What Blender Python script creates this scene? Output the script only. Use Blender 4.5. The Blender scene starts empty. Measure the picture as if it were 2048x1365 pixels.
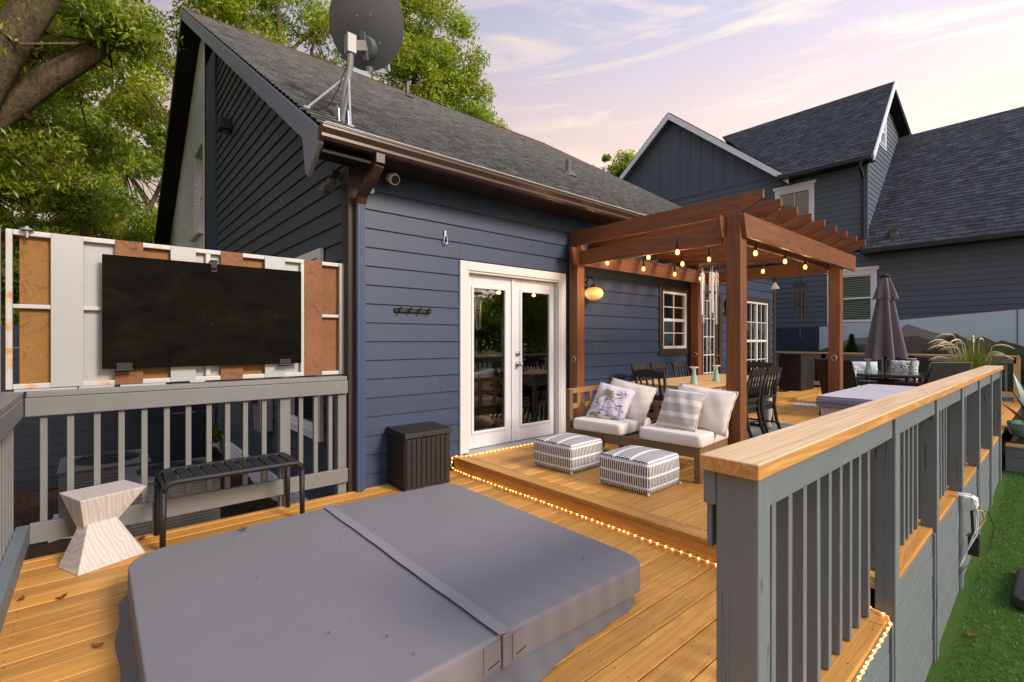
import bpy, bmesh, math, random
import numpy as np
from mathutils import Vector, Matrix
random.seed(7); rng = np.random.default_rng(11)
scene = bpy.context.scene
COL = scene.collection
R = math.radians
PI = math.pi

# ------------------------------------------------------------------ camera
cam_d = bpy.data.cameras.new('camera'); cam = bpy.data.objects.new('camera', cam_d); COL.objects.link(cam)
cam_d.sensor_width = 36; cam_d.lens = 963.8 / 2048 * 36; cam_d.shift_y = -0.0012
cam_d.clip_start = 0.05; cam_d.clip_end = 600
cam.location = (0, 0, 1.42); cam.rotation_euler = (R(90), 0, -R(40.93))
scene.camera = cam

# ------------------------------------------------------------------ light and sky
SUN = Vector((0.30, -1.0, 0.62)).normalized()
world = bpy.data.worlds.new('World'); scene.world = world; world.use_nodes = True
def build_world():
    nt = world.node_tree; N = nt.nodes; L = nt.links; N.clear()
    out = N.new('ShaderNodeOutputWorld'); bg = N.new('ShaderNodeBackground')
    sky = N.new('ShaderNodeTexSky'); sky.sky_type = 'NISHITA'; sky.sun_disc = False
    sky.sun_elevation = math.asin(SUN.z); sky.sun_rotation = math.atan2(SUN.x, SUN.y)
    scl = N.new('ShaderNodeMix'); scl.data_type = 'RGBA'; scl.blend_type = 'MULTIPLY'; scl.inputs[0].default_value = 1
    scl.inputs[7].default_value = (.09, .09, .09, 1); L.new(sky.outputs[0], scl.inputs[6])
    tc = N.new('ShaderNodeTexCoord'); sep = N.new('ShaderNodeSeparateXYZ'); L.new(tc.outputs['Generated'], sep.inputs[0])
    rmp = N.new('ShaderNodeValToRGB'); L.new(sep.outputs['Z'], rmp.inputs[0])
    e = rmp.color_ramp.elements
    e[0].position = 0.0; e[0].color = (.84, .66, .50, 1)
    e[1].position = 1.0; e[1].color = (.62, .76, 1.05, 1)
    for p, c in ((.16, (.82, .62, .49, 1)), (.33, (.79, .60, .50, 1)), (.41, (.67, .545, .535, 1)), (.49, (.54, .50, .575, 1)), (.60, (.42, .435, .58, 1)), (.70, (.54, .63, .88, 1))):
        n = e.new(p); n.color = c
    # wispy evening clouds laid on a high plane
    dv = N.new('ShaderNodeVectorMath'); dv.operation = 'DIVIDE'
    zz = N.new('ShaderNodeMath'); zz.operation = 'MAXIMUM'; zz.inputs[1].default_value = .04; L.new(sep.outputs['Z'], zz.inputs[0])
    cmb = N.new('ShaderNodeCombineXYZ')
    for i in range(3): L.new(zz.outputs[0], cmb.inputs[i])
    L.new(tc.outputs['Generated'], dv.inputs[0]); L.new(cmb.outputs[0], dv.inputs[1])
    m0 = N.new('ShaderNodeMapping'); m0.inputs['Rotation'].default_value = (0, 0, R(-28)); L.new(dv.outputs[0], m0.inputs[0])
    mp = N.new('ShaderNodeMapping'); mp.inputs['Scale'].default_value = (2.1, .62, 1); mp.inputs['Location'].default_value = (.35, .9, 0)
    L.new(m0.outputs[0], mp.inputs[0])
    n1 = N.new('ShaderNodeTexNoise'); n1.inputs['Scale'].default_value = 1.7; n1.inputs['Detail'].default_value = 9; n1.inputs['Roughness'].default_value = .62; n1.inputs['Distortion'].default_value = .9
    L.new(mp.outputs[0], n1.inputs[0])
    cr = N.new('ShaderNodeValToRGB'); cr.color_ramp.elements[0].position = .50; cr.color_ramp.elements[1].position = .66
    cr.color_ramp.elements[0].color = (0, 0, 0, 1); cr.color_ramp.elements[1].color = (.62, .62, .62, 1)
    L.new(n1.outputs[0], cr.inputs[0])
    mx = N.new('ShaderNodeMix'); mx.data_type = 'RGBA'; L.new(cr.outputs[0], mx.inputs[0]); L.new(rmp.outputs[0], mx.inputs[6]); mx.inputs[7].default_value = (.93, .735, .60, 1)
    m2 = N.new('ShaderNodeMix'); m2.data_type = 'RGBA'; m2.inputs[0].default_value = .12
    L.new(mx.outputs[2], m2.inputs[6]); L.new(scl.outputs[2], m2.inputs[7])
    # the sky is brighter towards the low sun than behind the trees
    dt_ = N.new('ShaderNodeVectorMath'); dt_.operation = 'DOT_PRODUCT'; dt_.inputs[1].default_value = (.50, -.86, 0); L.new(tc.outputs['Generated'], dt_.inputs[0])
    ma = N.new('ShaderNodeMath'); ma.operation = 'MULTIPLY_ADD'; ma.inputs[1].default_value = .50; ma.inputs[2].default_value = 1.0; L.new(dt_.outputs['Value'], ma.inputs[0])
    L.new(m2.outputs[2], bg.inputs[0]); L.new(ma.outputs[0], bg.inputs[1])
    L.new(bg.outputs[0], out.inputs[0])
build_world()
sun_d = bpy.data.lights.new('sun', 'SUN'); sun = bpy.data.objects.new('sun', sun_d); COL.objects.link(sun)
sun_d.energy = 2.45; sun_d.angle = R(14); sun_d.color = (1.0, .89, .75)
sun.rotation_euler = (-SUN).to_track_quat('-Z', 'Y').to_euler()
scene.view_settings.view_transform = 'Standard'; scene.view_settings.look = 'None'
scene.view_settings.exposure = 0.62; scene.view_settings.gamma = 1.0

# ------------------------------------------------------------------ materials
MATS = {}
class NT:
    def __init__(s, name):
        s.m = bpy.data.materials.new(name); s.m.use_nodes = True
        s.t = s.m.node_tree; s.N = s.t.nodes; s.L = s.t.links
        s.N.clear(); s.out = s.N.new('ShaderNodeOutputMaterial'); s.tc = s.N.new('ShaderNodeTexCoord'); MATS[name] = s.m
    def n(s, typ, **k):
        x = s.N.new('ShaderNode' + typ)
        for a, v in k.items(): setattr(x, a, v)
        return x
    def put(s, node, idx, v):
        if hasattr(v, 'is_output'): s.L.new(v, node.inputs[idx])
        elif v is not None:
            if isinstance(v, (tuple, list)) and len(v) == 3 and node.inputs[idx].type == 'RGBA': v = (*v, 1)
            node.inputs[idx].default_value = v
    def math(s, op, a, b=None, c=None):
        x = s.n('Math', operation=op); s.put(x, 0, a); s.put(x, 1, b)
        if c is not None: s.put(x, 2, c)
        return x.outputs[0]
    def mix(s, f, a, b, mode='MIX'):
        x = s.n('Mix', data_type='RGBA', blend_type=mode); s.put(x, 0, f); s.put(x, 6, a); s.put(x, 7, b); return x.outputs[2]
    def ramp(s, f, *st):
        x = s.n('ValToRGB'); s.put(x, 0, f); e = x.color_ramp.elements
        while len(e) < len(st): e.new(.5)
        for k, (p, c) in enumerate(st):
            e[k].position = p; e[k].color = (*c, 1) if len(c) == 3 else c
        return x.outputs[0]
    def mapped(s, scale, coord='Object', rot=(0, 0, 0)):
        x = s.n('Mapping'); x.inputs['Scale'].default_value = scale; x.inputs['Rotation'].default_value = rot
        s.L.new(s.tc.outputs[coord], x.inputs[0]); return x.outputs[0]
    def noise(s, vec, scale, detail=4, rough=.55, dist=0):
        x = s.n('TexNoise'); s.put(x, 0, vec); x.inputs['Scale'].default_value = scale; x.inputs['Detail'].default_value = detail
        x.inputs['Roughness'].default_value = rough; x.inputs['Distortion'].default_value = dist; return x.outputs[0]
    def island(s): return s.n('NewGeometry').outputs['Random Per Island']
    def bump(s, h, strength=.3, dist=.01):
        x = s.n('Bump'); x.inputs['Strength'].default_value = strength; x.inputs['Distance'].default_value = dist; s.put(x, 'Height', h); return x.outputs[0]
    def bsdf(s, color, rough=.6, metal=0, spec=.4, normal=None, **k):
        x = s.n('BsdfPrincipled'); s.put(x, 'Base Color', color); s.put(x, 'Roughness', rough); s.put(x, 'Metallic', metal)
        s.put(x, 'Specular IOR Level', spec)
        if normal is not None: s.L.new(normal, x.inputs['Normal'])
        for a, v in k.items(): s.put(x, a.replace('_', ' '), v)
        s.L.new(x.outputs[0], s.out.inputs[0]); return x

def hsvv(s, col, f, amt):      # darken / lighten a colour by a factor signal (0..1) with amplitude amt
    fac = s.math('MULTIPLY_ADD', f, 2 * amt, 1 - amt)
    c = s.n('CombineXYZ'); [s.put(c, i, fac) for i in range(3)]
    return s.mix(1, col, c.outputs[0], 'MULTIPLY')

def M_paint(name, col, rough=.55, var=.12, scale=3.0, bump=.08, spec=.35, island=.06, wear=None, metal=0):
    s = NT(name); v = s.mapped((1, 1, 1))
    n = s.noise(v, scale, 6, .6); n2 = s.noise(v, scale * 22, 3)
    c = hsvv(s, col, n, var); c = hsvv(s, c, n2, var * .5)
    if island: c = hsvv(s, c, s.island(), island)
    if wear:
        w = s.ramp(s.noise(v, 9, 8, .7), (.66, (0, 0, 0)), (.72, (1, 1, 1))); c = s.mix(w, c, wear)
    s.bsdf(c, rough, metal, spec, s.bump(n2, bump, .004) if bump else None); return s.m

def M_wood(name, c1, c2, c3, axis=0, freq=1.0, rough=.6, isl=.16, knots=True, spec=.3, bump=.15, coat=0, weather=None):
    s = NT(name)
    isl_v = s.island()
    comb = s.n('CombineXYZ'); s.put(comb, 0, s.math('MULTIPLY', isl_v, 37.0)); s.put(comb, 1, s.math('MULTIPLY', isl_v, 11.0)); s.put(comb, 2, s.math('MULTIPLY', isl_v, 23.0))
    add = s.n('VectorMath', operation='ADD'); s.L.new(s.tc.outputs['Object'], add.inputs[0]); s.L.new(comb.outputs[0], add.inputs[1])
    def mp(sc):
        x = s.n('Mapping'); x.inputs['Scale'].default_value = sc; s.L.new(add.outputs[0], x.inputs[0]); return x.outputs[0]
    lo = [9.0, 9.0, 9.0]; lo[axis] = .55
    hi = [60.0, 60.0, 60.0]; hi[axis] = 1.2
    g1 = s.noise(mp([q * freq for q in lo]), 1.0, 3, .5, 1.2)
    w = s.math('FRACT', s.math('MULTIPLY', g1, 7.0))
    w = s.math('ABSOLUTE', s.math('MULTIPLY_ADD', w, 2.0, -1.0))
    g2 = s.noise(mp([q * freq for q in hi]), 1.0, 4, .6)
    c = s.mix(s.math('MULTIPLY', w, .68), c1, c2); 
    c = s.mix(s.ramp(g2, (.42, (0, 0, 0)), (.75, (.7, .7, .7))), c, c2)
    if knots:
        lo2 = [14.0] * 3; lo2[axis] = 3.2
        vx = s.n('TexVoronoi'); s.L.new(mp([q * freq for q in lo2]), vx.inputs[0]); vx.inputs['Scale'].default_value = .28
        k = s.ramp(vx.outputs['Distance'], (.02, (1, 1, 1)), (.075, (0, 0, 0))); c = s.mix(s.math('MULTIPLY', k, .75), c, c3)
    if weather:
        zn = s.n('SeparateXYZ'); s.L.new(s.n('NewGeometry').outputs['Normal'], zn.inputs[0])
        pale = s.mix(s.ramp(g2, (.38, (0, 0, 0)), (.66, (1, 1, 1))), weather, tuple(q * f_ for q, f_ in zip(weather, (.74, .66, .55))))
        c = s.mix(s.math('MULTIPLY', s.math('GREATER_THAN', zn.outputs[2], .6), s.math('MULTIPLY_ADD', g1, .5, .42)), c, pale)
    big = s.noise(s.mapped((1, 1, 1)), .9, 4)
    c = hsvv(s, c, isl_v, isl); c = hsvv(s, c, big, .12)
    s.bsdf(c, rough, 0, spec, s.bump(g2, bump, .004), Coat_Weight=coat, Coat_Roughness=.3); return s.m

def M_emit(name, col, strength):
    s = NT(name); e = s.n('Emission'); s.put(e, 0, col); s.put(e, 1, strength); s.L.new(e.outputs[0], s.out.inputs[0]); return s.m

def M_glass(name, tint=(.75, .8, .8), refl=1.0):
    s = NT(name); t = s.n('BsdfTransparent'); s.put(t, 0, tint); g = s.n('BsdfGlossy'); s.put(g, 0, (1, 1, 1)); s.put(g, 'Roughness', .015)
    fr = s.n('Fresnel'); fr.inputs[0].default_value = 1.55
    f = s.math('MINIMUM', s.math('MULTIPLY', fr.outputs[0], 1.9 * refl), 1.0)
    m = s.n('MixShader'); s.L.new(f, m.inputs[0]); s.L.new(t.outputs[0], m.inputs[1]); s.L.new(g.outputs[0], m.inputs[2]); s.L.new(m.outputs[0], s.out.inputs[0]); return s.m

def M_shingle(name, cols, wear=None):
    s = NT(name)
    b = s.n('TexBrick'); b.offset = .37; b.offset_frequency = 2; b.squash = 1
    s.L.new(s.tc.outputs['UV'], b.inputs[0]); b.inputs['Scale'].default_value = 1
    for k, c in zip(('Color1', 'Color2', 'Mortar'), cols): b.inputs[k].default_value = (*c, 1)
    b.inputs['Mortar Size'].default_value = .006; b.inputs['Bias'].default_value = 0; b.inputs['Brick Width'].default_value = .31; b.inputs['Row Height'].default_value = .145
    b2 = s.n('TexNoise'); s.L.new(s.mapped((4.5, 6.9, 1), 'UV'), b2.inputs[0]); b2.inputs['Scale'].default_value = 1; b2.inputs['Detail'].default_value = 1
    c = hsvv(s, b.outputs[0], s.ramp(b2.outputs[0], (.35, (0, 0, 0)), (.65, (1, 1, 1))), .30)
    gr = s.noise(s.mapped((1, 1, 1)), 160, 3, .7); c = hsvv(s, c, gr, .55)
    st = s.noise(s.mapped((.5, .5, .5)), 1.3, 6, .65); c = hsvv(s, c, st, .25)
    if wear:
        z = s.n('SeparateXYZ'); s.L.new(s.tc.outputs['UV'], z.inputs[0])
        wv = s.math('MULTIPLY', s.ramp(s.math('MULTIPLY', z.outputs[1], .1), (.80, (0, 0, 0)), (.97, (1, 1, 1))), s.ramp(st, (.35, (0, 0, 0)), (.6, (1, 1, 1))))
        c = s.mix(s.math('MULTIPLY', wv, .6), c, wear)
    s.bsdf(c, .92, 0, .2, s.bump(gr, .5, .006)); return s.m

def M_leaf(name, c_lo, c_hi, trans=.45):
    s = NT(name); i = s.n('Attribute'); i.attribute_name = 'tone'; i.attribute_type = 'GEOMETRY'
    c = s.ramp(i.outputs['Fac'], (0, c_lo), (1, c_hi))
    d = s.n('BsdfDiffuse'); t = s.n('BsdfTranslucent'); g = s.n('BsdfGlossy'); g.inputs['Roughness'].default_value = .45
    s.put(d, 0, c); s.put(t, 0, s.mix(1, c, (1.25, 1.15, .5), 'MULTIPLY'))
    m = s.n('MixShader'); m.inputs[0].default_value = trans; s.L.new(d.outputs[0], m.inputs[1]); s.L.new(t.outputs[0], m.inputs[2])
    m2 = s.n('MixShader'); m2.inputs[0].default_value = .035; s.L.new(m.outputs[0], m2.inputs[1]); s.L.new(g.outputs[0], m2.inputs[2])
    s.L.new(m2.outputs[0], s.out.inputs[0]); return s.m

def M_fabric(name, col, weave=400, rough=.9, var=.08, bump=.25, wrinkle=0, sheen=.2):
    s = NT(name); v = s.mapped((1, 1, 1)); n = s.noise(v, 2.2, 5); f = s.noise(v, weave, 2)
    c = hsvv(s, col, n, var); c = hsvv(s, c, f, .1)
    h = f
    if wrinkle: h = s.math('MULTIPLY_ADD', s.noise(v, 5, 3, .5, .8), wrinkle * 10, s.math('MULTIPLY', f, .3))
    s.bsdf(c, rough, 0, .15, s.bump(h, bump, .006), Sheen_Weight=sheen); return s.m

NAVY = M_paint('navy_siding_paint', (.027, .044, .086), .5, .16, 1.4, .10, .4, .07)
GABLE = M_paint('navy_siding_gable_light', (.045, .058, .076), .55, .14, 1.4, .10, .35, .07)  # same paint as the front wall, the gable's greyer light mixed into the colour
DARKTRIM = M_paint('dark_brown_trim', (.040, .024, .018), .5, .15, 2)
SOFFIT = M_paint('dark_soffit', (.012, .009, .008), .7, .1, 2)
GUTTER = M_paint('brown_gutter_enamel', (.052, .028, .022), .3, .12, 2, 0, .5)
BLUEPIPE = M_paint('blue_downspout_paint', (.055, .082, .15), .4, .12, 6, .05, .5, 0, wear=(.16, .2, .3))
BARGE = M_paint('bargeboard_paint', (.16, .18, .23), .4, .12, 2, .05, .5)
BRICKW = None
def mk_brick():
    s = NT('white_painted_brick'); b = s.n('TexBrick'); s.L.new(s.mapped((1, 1, 1), 'UV'), b.inputs[0]); b.inputs['Scale'].default_value = 1
    b.inputs['Color1'].default_value = (.70, .71, .69, 1); b.inputs['Color2'].default_value = (.62, .63, .62, 1); b.inputs['Mortar'].default_value = (.44, .45, .45, 1)
    b.inputs['Brick Width'].default_value = .21; b.inputs['Row Height'].default_value = .075; b.inputs['Mortar Size'].default_value = .008
    c = hsvv(s, b.outputs[0], s.noise(s.mapped((1, 1, 1)), 3, 6), .2)
    s.bsdf(c, .75, 0, .3, s.bump(b.outputs['Fac'], -.15, .006)); return s.m
BRICKW = mk_brick()
WHITE = M_paint('white_door_paint', (.60, .62, .65), .35, .05, 2, .03, .45, 0)
WHITETRIM = M_paint('white_trim_paint', (.60, .595, .58), .45, .07, 3, .05, .4, .03)
GLASS = M_glass('window_glass')
GLASSC = M_glass('clear_window_glass', (.94, .96, .95), .8)
GLASSD = M_glass('dim_window_glass', (.55, .6, .6), 1.2)
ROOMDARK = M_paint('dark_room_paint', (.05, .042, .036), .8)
ROOMWOOD = M_wood('room_wood', (.35, .16, .05), (.22, .09, .03), (.1, .04, .02), 2)
CURTAIN = M_fabric('sheer_curtain', (.62, .66, .66), 300)
BLIND = M_paint('blind_slats', (.55, .58, .55), .6, .05, 3, 0)
BLINDG = M_paint('blind_slats_green', (.60, .88, .80), .6, .05, 3, 0)
NICKEL = M_paint('satin_nickel', (.45, .42, .38), .28, .05, 8, 0, .5, 0, None, 1)
STEEL = M_paint('galvanised_steel', (.42, .43, .44), .4, .12, 10, .05, .5, 0, None, .75)
BLACKM = M_paint('black_metal', (.011, .011, .012), .58, .15, 6, .05, .45, 0)
BLACKP = M_paint('black_resin', (.017, .015, .014), .55, .15, 5, .08, .4, 0)
WHITEP = M_paint('white_plastic', (.72, .72, .70), .35, .04, 5, 0, .5, 0)
SHINGLE = M_shingle('weathered_grey_shingle', ((.205, .210, .212), (.145, .149, .152), (.055, .056, .057)), (.30, .16, .08))
SHINGLEB = M_shingle('dark_slate_shingle', ((.060, .066, .082), (.032, .035, .045), (.018, .019, .022)))
NEIGH = M_paint('slate_siding_paint', (.078, .102, .136), .6, .1, 1.2, .08, .35, .05)
NEIGHW = M_paint('neighbour_white_trim', (.66, .70, .76), .45, .05, 3, .03, .4, 0)
DECK = M_wood('golden_deck_pine', (.64, .318, .070), (.42, .178, .038), (.16, .06, .02), 0, 1.0, .55, .20, True, .35, .2)
PINE = M_wood('pale_pine_cap', (.62, .34, .11), (.36, .155, .04), (.16, .06, .02), 0, 1.0, .6, .06, True, .3, .25, weather=(.76, .60, .41))
PINEY = M_wood('pale_pine_cap_y', (.62, .42, .20), (.48, .27, .10), (.24, .10, .03), 1, 1.3, .6, .06, True, .3, .2)
REDX = M_wood('stained_cedar_x', (.235, .090, .035), (.130, .046, .018), (.06, .02, .01), 0, .8, .5, .14, True, .35, .12)
REDY = M_wood('stained_cedar_y', (.235, .090, .035), (.130, .046, .018), (.06, .02, .01), 1, .8, .5, .14, True, .35, .12)
REDZ = M_wood('stained_cedar_z', (.235, .090, .035), (.130, .046, .018), (.06, .02, .01), 2, .8, .5, .14, True, .35, .12)
TEAK = M_wood('weathered_acacia', (.20, .125, .062), (.125, .075, .036), (.06, .03, .02), 1, 1.4, .6, .15, False)
TEAKL = M_wood('light_acacia', (.36, .20, .085), (.25, .13, .05), (.1, .05, .02), 0, 1.4, .6, .15, False)
GREYR = M_paint('grey_rail_paint', (.180, .180, .172), .55, .14, 5, .12, .35, .08, wear=(.26, .26, .25))
GREYB = M_paint('slate_rail_paint', (.150, .174, .188), .5, .16, 5, .15, .4, .09, wear=(.2, .22, .225))
def mk_post():
    s = NT('cracked_rail_post_paint'); v = s.mapped((1, 1, 1)); n = s.noise(v, 5, 6, .6); f = s.noise(v, 110, 3)
    c = hsvv(s, (.150, .174, .188), n, .16); c = hsvv(s, c, s.island(), .05)
    w = s.ramp(s.noise(v, 9, 8, .7), (.67, (0, 0, 0)), (.72, (.8, .8, .8))); c = s.mix(w, c, (.22, .24, .24))
    k = s.noise(s.mapped((16, 16, .55)), 1.0, 2, .4, .35); k = s.math('ABSOLUTE', s.math('SUBTRACT', k, .56)); m = s.math('MULTIPLY', s.ramp(k, (.003, (1, 1, 1)), (.008, (0, 0, 0))), s.ramp(s.noise(s.mapped((1.5, 1.5, 1.1)), 1.6, 2), (.40, (0, 0, 0)), (.48, (1, 1, 1))))
    c = s.mix(s.math('MULTIPLY', m, .9), c, (.02, .022, .025)); s.bsdf(c, .55, 0, .35, s.bump(s.math('MULTIPLY_ADD', m, -6.0, f), .3, .004)); return s.m
GREYPOST = mk_post()
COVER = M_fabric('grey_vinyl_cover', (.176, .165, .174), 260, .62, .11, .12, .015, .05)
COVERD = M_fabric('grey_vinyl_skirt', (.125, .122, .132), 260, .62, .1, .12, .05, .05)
COVERL = M_fabric('pale_grey_cover', (.42, .42, .47), 260, .7, .06, .12, .04, .05)
COVERLB = M_fabric('slate_blue_cover_edge', (.20, .22, .29), 260, .7, .08, .12, .04, .05)
CREAM = M_fabric('cream_cushion_fabric', (.66, .59, .54), 350, .95, .05, .35, .06)
UMB = M_fabric('grey_parasol_fabric', (.135, .118, .135), 300, .9, .08, .2, .03)
ALU = M_paint('weathered_white_metal', (.38, .385, .385), .42, .07, 2.5, .04, .5, 0, wear=None, metal=.15)
def mk_rustframe():
    s = NT('white_frame_with_rust'); v = s.mapped((1, 1, 1)); n = s.noise(v, 6, 6, .7)
    sx = s.n('SeparateXYZ'); s.L.new(s.tc.outputs['Object'], sx.inputs[0])
    left = s.ramp(s.math('ADD', sx.outputs[0], 0.0), (.07, (1, 1, 1)), (.13, (0, 0, 0)))
    r = s.math('MULTIPLY', s.ramp(n, (.52, (0, 0, 0)), (.64, (1, 1, 1))), left)
    c = s.mix(r, hsvv(s, (.48, .48, .465), n, .07), (.52, .27, .08)); s.bsdf(c, .45, .1, .4); return s.m
RUSTFRAME = mk_rustframe()
def mk_corten(name, a, b, sc=14):
    s = NT(name); v = s.mapped((1, 1, 1)); n = s.noise(v, sc, 8, .65, 1.5); n2 = s.noise(v, 2.2, 4)
    c = s.ramp(n, (.30, a), (.52, b), (.75, tuple(q * .55 for q in a))); c = hsvv(s, c, n2, .28); c = hsvv(s, c, s.island(), .1)
    s.bsdf(c, .7, 0, .3, s.bump(n, .3, .004)); return s.m
CORTEN = mk_corten('rust_orange_board', (.20, .092, .024), (.27, .132, .036))
CORTENR = mk_corten('rust_red_board', (.18, .072, .032), (.225, .097, .043), 9)
def mk_blackboard():
    s = NT('charred_black_plywood'); v = s.mapped((1, 1, 1)); n = s.noise(s.mapped((1.4, 1, 2.4)), 2.2, 7, .65, .6)
    c = s.ramp(n, (.3, (.004, .0035, .003)), (.55, (.008, .007, .005)), (.8, (.020, .018, .010)))
    vo = s.n('TexVoronoi'); s.L.new(v, vo.inputs[0]); vo.inputs['Scale'].default_value = 10
    c = s.mix(s.ramp(vo.outputs['Distance'], (.012, (.7, .7, .7)), (.022, (0, 0, 0))), c, (.4, .4, .38))
    s.bsdf(c, .9, 0, .03, s.bump(n, .2, .01)); return s.m
BLACKBOARD = mk_blackboard()
def mk_trav():
    s = NT('veined_travertine'); 
    w = s.n('TexWave'); w.wave_type = 'BANDS'; w.bands_direction = 'DIAGONAL'; s.L.new(s.mapped((1.6, 1, .35), 'Object', (.3, .25, .4)), w.inputs[0]); w.inputs['Scale'].default_value = 7; w.inputs['Distortion'].default_value = 5; w.inputs['Detail'].default_value = 4; w.inputs['Detail Scale'].default_value = 1.3
    n = s.noise(s.mapped((30, 30, 3)), 1.5, 5)
    c = s.ramp(w.outputs[0], (.1, (.49, .435, .39)), (.5, (.57, .525, .485)), (.9, (.46, .405, .365))); c = hsvv(s, c, n, .12)
    s.bsdf(c, .5, 0, .4); return s.m
TRAV = mk_trav()
def mk_pouf():
    s = NT('woven_stripe_fabric'); sp = s.n('SeparateXYZ'); s.L.new(s.tc.outputs['UV'], sp.inputs[0])
    u, v = sp.outputs[0], sp.outputs[1]
    nz = s.math('MULTIPLY', s.noise(s.mapped((1, 1, 1)), 30, 2), .006)
    su = s.math('FRACT', s.math('MULTIPLY', s.math('ADD', u, nz), 46.0)); black = s.math('GREATER_THAN', su, .47)
    sv = s.math('FRACT', s.math('MULTIPLY_ADD', s.math('ADD', v, nz), 10.5, .3)); ok = s.math('LESS_THAN', sv, .80)
    br = s.math('GREATER_THAN', s.noise(s.mapped((1, 1, 1), 'UV'), 60, 1), .22)
    f = s.math('MULTIPLY', s.math('MULTIPLY', black, ok), br)
    c = s.mix(f, (.74, .73, .71), (.014, .015, .022)); h = s.noise(s.mapped((1, 1, 1)), 180, 3)
    s.bsdf(c, .95, 0, .1, s.bump(s.math('ADD', s.math('MULTIPLY', black, .6), h), .5, .008)); return s.m
POUF = mk_pouf()
def mk_stripe():
    s = NT('striped_pillow_linen'); sp = s.n('SeparateXYZ'); s.L.new(s.tc.outputs['UV'], sp.inputs[0])
    f = s.ramp(sp.outputs[1], (0, (0, 0, 0)), (.12, (1, 1, 1)), (.31, (0, 0, 0)), (.42, (1, 1, 1)), (.62, (0, 0, 0)), (.75, (1, 1, 1)), (.94, (0, 0, 0)))
    f.node.color_ramp.interpolation = 'CONSTANT'
    n = s.noise(s.mapped((1, 1, 1)), 300, 2); c = s.mix(f, (.66, .60, .55), (.43, .41, .37)); c = hsvv(s, c, n, .18)
    s.bsdf(c, .95, 0, .1, s.bump(n, .4, .004)); return s.m
STRIPE = mk_stripe()
PALMG = M_fabric('print_green', (.23, .26, .11), 400); PURPLE = M_fabric('print_violet', (.20, .15, .40), 400); PURPLED = M_fabric('print_indigo', (.10, .07, .26), 400); LILAC = M_fabric('lilac_print_cloth', (.61, .565, .60), 300, .95, .12, .35, .05)
MINT = M_paint('mint_glaze', (.28, .44, .36), .3, .1, 6, .03, .5, 0)
MINTB = M_paint('teal_glaze', (.12, .27, .22), .2, .1, 6, .03, .5, 0)
CHIMESILVER = M_paint('polished_aluminium', (.75, .75, .77), .18, .04, 6, 0, .5, 0, None, 1)
BRONZE = M_paint('dark_bronze', (.014, .013, .012), .5, .1, 6, 0, .3, 0)
CHIMETOP = M_paint('grey_wood_disc', (.16, .12, .10), .7, .2, 12)
BULB = M_emit('warm_bulb_glow', (1.0, .50, .15), 2.4)
BEAD = M_emit('rope_bead_glow', (1.0, .48, .12), 5.0)
ROPE = NT('rope_tube'); 
def _rope():
    s = ROPE; b = s.bsdf((.75, .42, .16), .25, 0, .5); s.put(b, 'Emission Color', (1, .45, .1)); s.put(b, 'Emission Strength', .32); return s.m
ROPE = _rope()
def mk_amber(name, strength):
    s = NT(name); w = s.n('TexWave'); s.L.new(s.mapped((1, 1, 1)), w.inputs[0]); w.bands_direction = 'Z'; w.inputs['Scale'].default_value = 22
    z = s.n('SeparateXYZ'); s.L.new(s.tc.outputs['Object'], z.inputs[0])
    c = s.ramp(s.math('ABSOLUTE', s.math('ADD', z.outputs[2], .015)), (.0, (1.0, .72, .32)), (.035, (1.0, .50, .13)), (.085, (.55, .20, .03)))
    b = s.bsdf((.5, .25, .06), .2, 0, .5); s.put(b, 'Emission Color', hsvv(s, c, w.outputs[0], .3)); s.put(b, 'Emission Strength', strength); return s.m
AMBER = mk_amber('ribbed_amber_glass', .62)
AMBERD = mk_amber('dim_amber_glass', .55)
WIRE = M_paint('dark_wire', (.012, .012, .012), .5, .05, 5, 0)
WIREW = M_paint('white_cord', (.62, .65, .66), .4, .05, 5, 0)
WIREG = M_paint('green_cord', (.02, .05, .025), .5, .05, 5, 0)
WIREO = M_paint('orange_cord', (.55, .25, .06), .5, .05, 5, 0)
BARK = None
def mk_bark():
    s = NT('lichen_bark'); n = s.noise(s.mapped((6, 6, 3.2)), 1.9, 9, .72, 1.1); n2 = s.noise(s.mapped((1, 1, 1)), 3.0, 5, .6)
    c = s.ramp(n, (.3, (.030, .022, .013)), (.5, (.13, .098, .058)), (.75, (.23, .18, .11)))
    li = s.ramp(n2, (.54, (0, 0, 0)), (.68, (.7, .7, .7))); c = s.mix(li, c, (.15, .17, .06))
    s.bsdf(c, .9, 0, .15, s.bump(n, 1.0, .05)); return s.m
BARK = mk_bark()
LEAF_A = M_leaf('oak_leaf', (.080, .15, .010), (.43, .49, .028))
LEAF_B = M_leaf('bright_leaf', (.11, .21, .016), (.49, .56, .040))
LEAF_C = M_leaf('conifer_leaf', (.012, .045, .012), (.05, .12, .02))
LEAF_D = M_leaf('grass_blade', (.06, .11, .02), (.24, .27, .06))
PLUME = M_fabric('cream_plume', (.60, .51, .32), 200)
def mk_lawn():
    s = NT('artificial_turf'); n = s.noise(s.mapped((1, 1, 1)), 1.6, 5); f = s.noise(s.mapped((1, 1, 1)), 130, 4, .7)
    c = s.mix(n, (.050, .118, .018), (.080, .148, .025)); c = hsvv(s, c, f, .5); s.bsdf(c, .9, 0, .15, s.bump(f, .8, .02)); return s.m
LAWN = mk_lawn()
GRASSB = M_leaf('turf_blade', (.04, .115, .016), (.115, .20, .036), .25)
def mk_mulch():
    s = NT('brown_mulch'); n = s.noise(s.mapped((1, 1, 1)), 24, 7, .75); c = s.ramp(n, (.3, (.018, .010, .007)), (.55, (.06, .032, .02)), (.75, (.13, .075, .045))); s.bsdf(c, .95, 0, .15, s.bump(n, 1, .04)); return s.m
MULCH = mk_mulch()
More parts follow.
